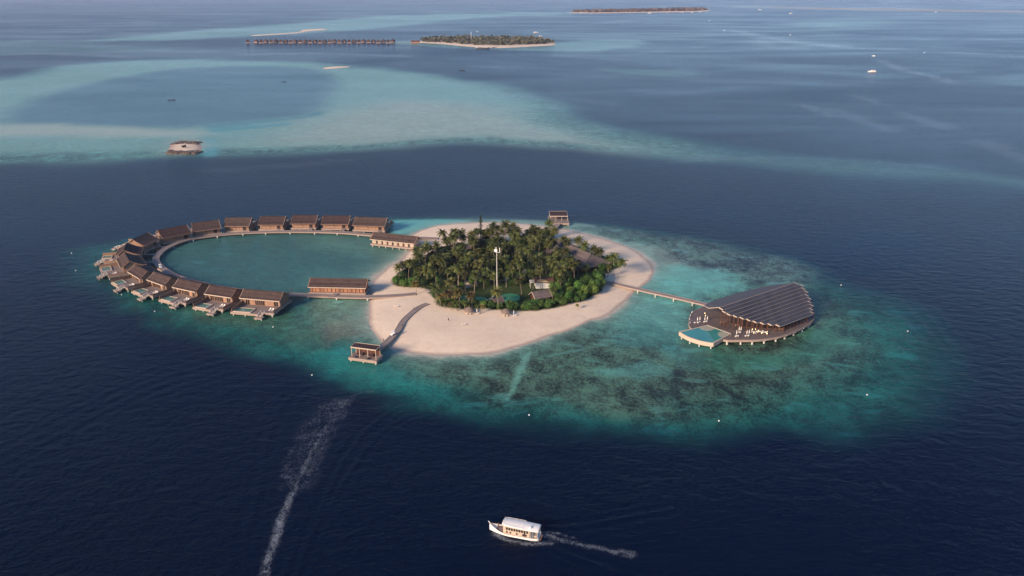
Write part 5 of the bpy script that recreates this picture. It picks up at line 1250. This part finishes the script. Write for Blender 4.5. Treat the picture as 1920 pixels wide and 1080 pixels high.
RIGHT = wpoly([(1040,552),(1075,548),(1105,535),(1126,528),(1126,548),(1108,558),(1085,566),(1045,572),(1030,562)])
for x, y in scatter(RIGHT, 16, 4.4, (), 12): put(bsh[random.randrange(2)], x, y, 'big leafy green tree in the mass at the lower right of the grove', 'leafy trees at the lower right of the grove', random.uniform(.7, 1.0))
RT = wpoly([(1100,505),(1125,512),(1150,508),(1158,504),(1140,500),(1120,492)])
for x, y in scatter(RT, 12, 3.2, (), 14): put(shr[random.randrange(4)], x, y, 'green shrub under the right hand palm clump', 'shrubs under the right palm clump', random.uniform(.7, 1.0))
for i, (x, y, s, k) in enumerate([(745,531,.9,0),(757,537,1.0,1),(768,537,1.1,2),(750,527,.8,3),(778,538,.8,0)]): put(shr[k], *P2(x, y), 'dense green shrub at the left tip of the island', 'shrubs at the left tip', s*1.15)
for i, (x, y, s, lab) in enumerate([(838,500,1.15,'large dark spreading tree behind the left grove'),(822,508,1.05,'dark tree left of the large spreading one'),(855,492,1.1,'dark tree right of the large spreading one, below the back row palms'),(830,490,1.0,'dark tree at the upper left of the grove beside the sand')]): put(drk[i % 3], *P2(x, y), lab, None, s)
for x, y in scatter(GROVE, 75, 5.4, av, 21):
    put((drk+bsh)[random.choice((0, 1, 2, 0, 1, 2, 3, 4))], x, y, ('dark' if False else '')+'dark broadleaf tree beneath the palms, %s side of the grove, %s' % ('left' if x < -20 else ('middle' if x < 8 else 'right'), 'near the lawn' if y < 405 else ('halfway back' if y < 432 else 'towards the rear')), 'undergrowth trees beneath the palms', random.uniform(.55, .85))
BACK = wpoly([(880,463),(900,459),(960,455),(1020,450),(1045,453),(1035,465),(960,468),(900,470)])
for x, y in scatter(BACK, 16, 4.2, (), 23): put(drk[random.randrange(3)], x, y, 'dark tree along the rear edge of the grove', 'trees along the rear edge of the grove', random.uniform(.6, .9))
for x, y in scatter(BACK, 14, 4.2, (), 24): put(protos[random.randrange(7)], x, y, 'coconut palm along the rear edge of the grove', 'palms along the rear edge', random.uniform(.75, .95))
for i, (x, y, k) in enumerate([(868,541,0),(885,535,1),(903,531,2),(921,528,0),(940,525,1),(958,523,2),(975,519,0),(856,546,3),(912,535,3)]):
    put(shr[k], *P2(x, y), 'green shrub growing over the sand path behind the lawn', 'shrubs over the sand path', random.uniform(.75, 1.05))
# tall feathery casuarinas
def casuarina(label, px, ptop, hgt, rad_):
    x, y = top_at(px, ptop, hgt); r = thing('casuarina_tree', label, 'tree', (x, y, gz((x, y))))
    b = MB(); b.path([(0, 0, -.3), (0.1, 0, hgt*.5), (0, 0, hgt)], [.3, .18, .04], 7); b.build('trunk', M['trunk_dark'], r)
    rr = random.Random(px); b = MB()
    for k in range(1900):
        t = rr.random()**0.8; z = hgt*(0.25+0.75*t); q = rad_*(1-t)**0.7*(0.5+0.5*math.sin(z*2.1+1))+0.25; a = rr.uniform(0, 6.28); d = q*math.sqrt(rr.random())
        p = Vector((d*math.cos(a), d*math.sin(a), z)); u = Vector((math.cos(a)*.6, math.sin(a)*.6, rr.uniform(.1, .9)))*rr.uniform(.35, .7); s = Vector((-math.sin(a), math.cos(a), 0))*0.10
        b.add([p-s, p+s, p+u+s*.3, p+u-s*.3], [(0, 1, 2, 3)])
    b.build('crown', M['iron'], r)
casuarina('tallest feathery tree rising above the back of the grove', 901, 404, 19, 2.6); casuarina('second feathery tree right of the tallest one at the back', 924, 417, 15, 2.4)
for p0 in protos+gold+young+shr+drk+bsh:
    if id(p0) not in used:
        for q in CH.get(p0.name, []): bpy.data.objects.remove(q)
        bpy.data.objects.remove(p0)

# ------------------------------------------------------------------ the passenger boat
def passenger_boat():
    bow = at(918, 981, 2.2); stern = at(1012, 1006, 0.8); bow.z = stern.z = 0
    t = bow-stern; L_ = t.length; rz = math.atan2(t.y, t.x); c = (bow+stern)/2
    r = thing('passenger_boat', 'white wooden passenger boat with long cabin steaming left and trailing foam', 'boat', (c.x, c.y, 0), rz)
    def xs(s): return -L_/2+L_*s
    def hw(s): return 2.05*(min(1, (s/0.12)*.25+.75))*(1 if s < .55 else max(0.03, (1-((s-.55)/.45)**2.0)))
    def sh(s): return 0.95+0.25*(1-s)**2+1.35*max(0, (s-.6)/.4)**2
    rings = []
    for s in np.linspace(0, 1, 22):
        h_, z = hw(s), sh(s); rings.append([(xs(s), -h_, z), (xs(s), -h_*.92, 0.25), (xs(s)-0.0, -h_*.4, -.6), (xs(s), h_*.4, -.6), (xs(s), h_*.92, .25), (xs(s), h_, z), (xs(s), h_*.86, z), (xs(s), h_*.84, z-.35), (xs(s), -h_*.84, z-.35), (xs(s), -h_*.86, z)])
    b = MB(); b.loft(rings); hull = b.build('hull', M['white'], r, True)
    b = MB()
    for s0, s1 in zip(np.linspace(0, 1, 22)[:-1], np.linspace(0, 1, 22)[1:]):
        for sg in (-1, 1): b.tube((xs(s0), sg*(hw(s0)+.02), sh(s0)), (xs(s1), sg*(hw(s1)+.02), sh(s1)), 0.09, 0.09, 6)
    b.build('gunwale', mat('gunwale_tan', (0.5, 0.38, 0.28), 0.6, 0.1, 1), hull)
    # cabin
    s0, s1 = 0.05, 0.70; cw = 1.75; zc0 = 0.9; zc1 = 3.6
    b = MB(); b.loft([[(xs(s), -cw*f, zc0), (xs(s), cw*f, zc0), (xs(s)-0.0, cw*f*.95, zc1), (xs(s), -cw*f*.95, zc1)] for s, f in ((0.17, 1.0), (.5, 1.0), (.66, .93), (.70, .80))]); cab = b.build('cabin', M['cream'], r)
    # arched roof with raised rim
    rings = []
    for s, f, dz in ((.0, .95, -.1), (.02, 1.02, 0), (.2, 1.05, .05), (.5, 1.03, .12), (.64, .97, .2), (.71, .82, .28), (.725, .7, .22)):
        y_ = np.linspace(-1, 1, 9); rings.append([(xs(s), cw*1.08*f*q, zc1+dz+.32*(1-q*q)) for q in y_]+[(xs(s), cw*1.08*f*q, zc1+dz-.12+.30*(1-q*q)) for q in y_[::-1]])
    b = MB(); b.loft(rings); rf = b.build('roof', M['white'], r, False)
    b = MB(); pts = [(s, f, dz) for s, f, dz in ((.30, 1.04, .07), (.5, 1.03, .12), (.64, .97, .2), (.71, .82, .28))]
    for sg in (-1, 1):
        for (a0, f0, d0), (a1, f1, d1) in zip(pts[:-1], pts[1:]): b.tube((xs(a0), sg*cw*f0, zc1+d0+.35), (xs(a1), sg*cw*f1, zc1+d1+.35), .05, .05, 5); 
        for a0, f0, d0 in pts: b.tube((xs(a0), sg*cw*f0, zc1+d0), (xs(a0), sg*cw*f0, zc1+d0+.35), .04, .04, 5)
    b.tube((xs(.71), -cw*.82, zc1+.63), (xs(.71), cw*.82, zc1+.63), .05, .05, 5); b.build('roof_rail', M['white'], rf)
    b = MB(); b.tube((xs(.32), cw*.5, zc1+.3), (xs(.32), cw*.5, zc1+1.3), .04, .03, 6); b.build('antenna', M['white'], rf)
    b = MB(); b.box(xs(.17)-.3, xs(.17)+.3, cw*.3, cw*.7, zc1+.28, zc1+.75); b.build('roof_hatch', M['white'], rf)
    for sg in (-1, 1):
        for k in range(9):
            s = .22+k*.05; w_ = L_*.036; f = 1.0 if s < .5 else 1-(s-.5)*.42
            if k in (1,): zlo = 1.15
            else: zlo = 2.35
            b = MB(); y = sg*(cw*f*.975+.035); b.box(xs(s)-w_/2, xs(s)+w_/2, min(y, y+.03*sg), max(y, y+.03*sg), zlo, 3.2); b.build('window' if k != 1 else 'door', M['glass'] if k != 1 else M['dark'], cab)
        b = MB(); 
        for s in (.12, .15):
            b.tube((xs(s), sg*cw*.95, 1), (xs(s), sg*cw*.95, zc1), .05, .05, 6)
        b.tube((xs(.02), sg*cw*.9, 1.1), (xs(.02), sg*cw*.95, zc1-.05), .05, .05, 6); b.build('roof_post', M['white'], r)
        for s in (.62, .55, .42, .30, .24):
            b = MB(); f = 1.0 if s < .5 else 1-(s-.5)*.42; b.tube((xs(s), sg*(cw*f-.02), 1.6), (xs(s), sg*(cw*f+.07), 1.6), .30, .30, 14); b.build('porthole', M['dark'], cab)
    b = MB(); b.box(xs(.70), xs(.90), -1.0, 1.0, 1.05, 1.15); b.build('fore_deck', M['plank'], r)
    b = MB(); b.path([(xs(.975), 0, 1.9), (xs(1.0), 0, 2.5), (xs(1.025), 0, 2.95)], [.14, .13, .10], 6); b.build('stem_post', M['white'], r)
    b = MB(); b.box(xs(-.01)-.5, xs(0), -1.2, 1.2, .5, .65); b.build('stern_platform', M['timber'], r)
    b = MB(); b.box(xs(.04), xs(.10), -1.1, 1.1, 1.0, 1.5); b.build('bench', M['cream'], r)
    W = Matrix.Rotation(rz, 4, 'Z'); W.translation = (c.x, c.y, 0)
    q = W @ Vector((xs(.82), -0.1, 1.16)); person('crew member in dark clothes standing on the bow deck of the white passenger boat', q, 1.0, M['clothd'], M['clothd'])
    q = W @ Vector((xs(.12), -0.9, 1.0)); person('crew member in a white shirt at the stern of the passenger boat', q, 0.2, M['clothw'], M['clothd'])
passenger_boat()

# ------------------------------------------------------------------ other boats
def small_boat_proto(m_hull, m_cab, cabin=True):
    r = thing('motor_boat', 'x', 'boat'); L_ = 14.0
    rings = []
    for s in np.linspace(0, 1, 12):
        hw_ = 1.9*(1 if s < .5 else max(.03, 1-((s-.5)/.5)**2)); z = 1.0+1.0*max(0, (s-.5)*2)**2; x = -7+14*s
        rings.append([(x, -hw_, z), (x, -hw_*.8, 0), (x, -hw_*.3, -.6), (x, hw_*.3, -.6), (x, hw_*.8, 0), (x, hw_, z)])
    b = MB(); b.loft(rings); b.build('hull', m_hull, r)
    if cabin:
        b = MB(); b.loft([[(x, -1.5*f, .95), (x, 1.5*f, .95), (x, 1.4*f, zt), (x, -1.4*f, zt)] for x, f, zt in ((-5, 1, 3.0), (1.0, 1, 3.0), (2.8, .85, 1.5))]); c = b.build('cabin', m_cab, r)
        b = MB(); b.box(-5.4, 1.4, -1.7, 1.7, 3.0, 3.2); b.build('roof', m_cab, r)
        for sg in (-1, 1):
            b = MB()
            for k in range(4): b.box(-4.2+k*1.2, -3.3+k*1.2, min(sg*1.5, sg*1.53), max(sg*1.5, sg*1.53), 1.7, 2.5)
            b.build('window', M['glass'], c)
    else:
        b = MB(); b.box(-1.5, -1.2, -1.4, 1.4, .8, 1.1); b.box(1.5, 1.8, -1.3, 1.3, .8, 1.1); b.build('bench', M['timber'], r)
        b = MB(); b.tube((-5.5, 0, 1), (-5.5, 0, 2.0), .2, .1, 6); b.build('outboard_motor', M['rubber'], r)
    return reg(r)
BW = small_boat_proto(M['white'], M['white']); BD = small_boat_proto(M['hull_dark'], M['hull_dark'], False)
fu = set()
def boat(proto, px, py, Lpx, rz, label, group=None):
    p = at(px, py, 0.3); sc = Lpx/1478*(p.y*math.cos(PITCH)+H*math.sin(PITCH))/14.0
    o = proto if id(proto) not in fu else copy_tree(proto)
    fu.add(id(proto)); o.location = (p.x, p.y, 0); o.rotation_euler = (0, 0, rz); o.scale = (sc, sc, sc); o['label'] = label
    if group: o['group'] = group
    return o
boat(BW, 1635, 134.5, 15, 3.1, 'brightest white motor yacht on the open water at upper right')
boat(BW, 1638, 105, 6, 2.6, 'small white boat above the bright yacht, curving away with a faint wake')
boat(BW, 1005, 61.5, 10, 0.2, 'white boat on the water behind the right end of the wooded far island'); boat(BW, 1014, 68, 8, 0.3, 'white boat right behind the trees of the far island, close to its right end')
boat(BW, 895, 59.5, 4, 0.1, 'tiny white boat behind the middle of the wooded far island')
for x, y, l_, s in [(1218,25,8,'largest white boat off the distant island shore'),(1252,25,3,'tiny white boat off the middle of the distant island'),(1280,23.4,4,'tiny white boat nearest the distant island shore'),(1298,23.8,5,'white boat off the right part of the distant island'),(1313,22.4,4,'rightmost white boat off the distant island'),
    (1425,18.5,6,'white boat at the left end of the distant sandbank'),(1483,25.5,7,'white boat on open water below the distant sandbank'),(1755,22.8,5,'white boat in front of the right part of the distant sandbank'),(1330,38.5,3,'tiny boat on the open water right of the distant island'),(1358,57,3,'tiny boat at the left start of the long pale wake'),(1482,65.5,4,'tiny boat just above the long pale wake'),(1733,98.5,3,'tiny boat sitting on the thin right part of the pale wake')]:
    boat(BW, x, y, l_, 0.1, s)
boat(BD, 322, 187.5, 14, 0.02, 'dark low boat in the middle of the blue lagoon at upper left'); boat(BD, 532, 153, 9, 0.05, 'dark low boat near the right side of the blue lagoon'); boat(BD, 866, 132, 11, -0.1, 'dark low boat on open water below the wooded far island')
boat(BD, 905, 92, 26, 0.0, 'long dark vessel moored off the beach of the wooded far island'); boat(BW, 894, 89.8, 5, 0, 'small white boat at the left end of the dark moored vessel'); boat(BW, 918, 90, 4, 0, 'small white boat at the right end of the long dark moored vessel')
# mooring buoys
def buoy(px, py, label, s=0.30):
    p = at(px, py, 0.2); b = MB(); rings = [[(s*math.sin(t)*math.cos(a), s*math.sin(t)*math.sin(a), 0.1-s*math.cos(t)*0.9) for a in np.linspace(0, 2*math.pi, 12, endpoint=False)] for t in np.linspace(0.15, math.pi-.15, 8)]
    b.loft(rings); o = b.build('mooring_buoy', M['white'], smooth=True, loc=(p.x, p.y, 0.1)); tag(o, label, 'buoy')
    e = MB(); e.tube((0, 0, s*0.9), (0, 0, s*0.9+0.3), .06, .06, 6); e.build('ring', M['rubber'], o)
for x, y, s in [(134,474.5,'topmost white buoy off the left tip of the ring'),(142,507,'white buoy below the topmost one, left of the ring'),(228,552.5,'white buoy just off the lower left villas'),(290,583.5,'white buoy below the near villa row'),(512,613,'white buoy off the largest near villa'),
    (992,778,'white buoy at the outer reef edge below the front beach'),(1348,789,'white buoy at the reef edge below the hall'),(1626,740,'white buoy on the lower right reef'),(1702,621,'white buoy near the right end of the reef'),(1577,534.5,'white buoy behind the hall at upper right'),(585,703,'white buoy off the left of the front pavilion')]: buoy(x, y, s)

# ------------------------------------------------------------------ small rocky islet
def rocks(px0, py0, px1, py1, n, label, hgt=1.4):
    a = at(px0, py0); c = at(px1, py1); cen = (a+c)/2; b = MB(); r = random.Random(px0)
    for k in range(n):
        t = r.random(); p = a.lerp(c, t)-cen+Vector((r.uniform(-2, 2), r.uniform(-6, 6), 0)); s = r.uniform(1.4, 3.4)
        rings = [[(p.x+s*q*math.cos(u)*r.uniform(.8, 1.2), p.y+s*q*math.sin(u)*r.uniform(.8, 1.2), z*hgt*s*.4-.2) for u in np.linspace(0, 6.28, 7, endpoint=False)] for z, q in ((0, 1.2), (.6, 1), (1, .5))]
        b.loft(rings)
    o = b.build('rock_bank', M['rock'], loc=(cen.x, cen.y, 0)); tag(o, label, 'rocks')
rocks(330, 269, 370, 269, 60, 'dark rubble bank along the far edge of the tiny sand islet'); rocks(318, 286, 370, 287, 75, 'dark rubble bank along the near edge of the tiny sand islet')
sb = shrub_proto(300, 2.2, 2.0, 2.2, 500, .4, M['leaf_dark']); p = at(345, 277, 1); sb.location = (p.x, p.y, .8); sb['label'] = 'single dark bush in the middle of the tiny sand islet'

# ------------------------------------------------------------------ far resort: bungalows, woods
def bung():
    r = thing('far_bungalow', 'x', 'bungalow')
    b = MB(); b.box(-4.2, 4.2, -3.8, 3.8, 1.6, 4.6); b.build('wall', M['timber'], r)
    b = MB(); vs = [(-5.6, -5.2, 4.4), (5.6, -5.2, 4.4), (5.6, 5.2, 4.4), (-5.6, 5.2, 4.4), (-1, 0, 9.0), (1, 0, 9.0)]; b.add(vs, [(0, 1, 5, 4), (1, 2, 5), (2, 3, 4, 5), (3, 0, 4), (3, 2, 1, 0)]); b.build('roof', M['shingle'], r)
    b = MB(); b.box(-5, 5, -5.2, 5, 1.2, 1.6); b.build('deck', M['fascia'], r)
    for x in (-4, 4):
        for y in (-4, 4):
            b = MB(); b.tube((x, y, -1), (x, y, 1.2), .25, .25, 6); b.build('pile', M['concrete'], r)
    return reg(r)
B0 = bung(); first = True
for k, x in enumerate([465]+list(np.linspace(481, 737, 29))):
    y = 81.5+0.2*math.sin(k); 
    if k % 2: y -= 0.6
    p = at(x, y, 0); o = B0 if first else copy_tree(B0); first = False
    o.location = (p.x, p.y, 0); o.rotation_euler = (0, 0, 0.25*(-1)**k+random.uniform(-.1, .1)); o.scale = (1.12, 1.12, 1.25)
    if k == 0: o['label'] = 'thatched bungalow standing apart at the left end of the far overwater row'
    else: o['label'] = 'small thatched bungalow in the far row over the water'; o['group'] = 'far overwater bungalows'
walkpx = [(470,79.3),(560,79.3),(650,79.3),(770,80.2)]
c = [at(x, y, 1.4) for x, y in walkpx]; b = MB(); b.loft([[(p.x, p.y-1.3, 1.0), (p.x, p.y+1.3, 1.0), (p.x, p.y+1.3, 1.5), (p.x, p.y-1.3, 1.5)] for p in c]); tag(b.build('far_walkway', M['plank']), 'thin straight walkway linking the far row of bungalows to the wooded island', 'walkway')
c = [at(x, y, 1.4) for x, y in [(916,90.5),(935,87)]]; b = MB(); b.loft([[(p.x-1.8, p.y, 1.0), (p.x+1.8, p.y, 1.0), (p.x+1.8, p.y, 1.6), (p.x-1.8, p.y, 1.6)] for p in c]); tag(b.build('far_jetty', M['plank']), 'short jetty from the wooded far island towards the moored dark vessel', 'jetty')
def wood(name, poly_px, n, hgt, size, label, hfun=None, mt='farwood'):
    poly = wpoly(poly_px); pts = scatter(poly, n, size*0.55, (), n); b = MB(); r = random.Random(n)
    cen = np.array(poly).mean(0)
    for x, y in pts:
        hh = hgt*r.uniform(.55, 1.1)*(hfun(x, y) if hfun else 1); w_ = size*r.uniform(.6, 1.0)
        for k in range(16):
            v = Vector((r.gauss(0, 1), r.gauss(0, 1), r.gauss(0, 1))).normalized(); p = Vector((x-cen[0]+v.x*w_*.7, y-cen[1]+v.y*w_*.7, hh*.62+v.z*hh*.40))
            s = w_*.42; a = Vector((r.gauss(0, 1), r.gauss(0, 1), r.gauss(0, 1))).normalized(); c_ = a.orthogonal().normalized()
            b.add([p-a*s, p-c_*s, p+a*s, p+c_*s], [(0, 1, 2, 3)])
        b.add([(x-cen[0]-.3, y-cen[1], 0), (x-cen[0]+.3, y-cen[1], 0), (x-cen[0]+.2, y-cen[1], hh*.6), (x-cen[0]-.2, y-cen[1], hh*.6)], [(0, 1, 2, 3)])
    o = b.build(name, M[mt], loc=(cen[0], cen[1], 0.8)); o['label'] = label; o['kind'] = 'stuff'; return o
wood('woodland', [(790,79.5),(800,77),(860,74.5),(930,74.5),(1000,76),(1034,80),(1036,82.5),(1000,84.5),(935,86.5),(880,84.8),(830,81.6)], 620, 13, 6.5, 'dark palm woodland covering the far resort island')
wood('woodland', [(1075,23),(1110,21.5),(1200,19.6),(1290,18),(1322,18.8),(1300,20.8),(1200,22.6),(1120,24)], 520, 11, 22, 'low woodland covering the distant island near the horizon', mt='hazewood')
0 and wood('woodland', [(1438,14.4),(1470,14.2),(1485,14.8),(1450,15.2)], 40, 12, 22, 'small wood on the left end of the distant sandbank', mt='hazewood')
p = at(779, 80.5, 1.4); gable_house('far_building', 'red roofed building at the left tip of the wooded far island', 'building', (p.x, p.y, 1), 0.05, 24, 10, 4, 7.5, M['red_roof'], M['timber'])
p = at(883.5, 80, 1.4); r = thing('far_mast', 'thin pale mast standing above the trees of the far resort island', 'mast', (p.x, p.y, 1)); b = MB(); b.tube((0, 0, 0), (0, 0, 30), .5, .35, 6); b.build('pole', M['white'], r); b = MB(); b.box(-.6, .6, -.5, .5, 27, 29); b.build('antenna', M['white'], r)

# ------------------------------------------------------------------ haze
b = MB(); b.box(-70000, 70000, -70000, 70000, -6, 190)
hz = b.build('haze', M['white']); hz['kind'] = 'stuff'; hz['label'] = 'pale warm blue sea haze in the air'
m = bpy.data.materials.new('haze_air'); m.use_nodes = True; t = m.node_tree; t.nodes.remove(t.nodes['Principled BSDF'])
v = t.nodes.new('ShaderNodeVolumePrincipled'); v.inputs['Color'].default_value = (0.74, 0.75, 1.0, 1); v.inputs['Density'].default_value = 0.34e-4; v.inputs['Anisotropy'].default_value = 0.1
t.links.new(v.outputs[0], t.nodes['Material Output'].inputs['Volume'])
hz.data.materials.clear(); hz.data.materials.append(m)
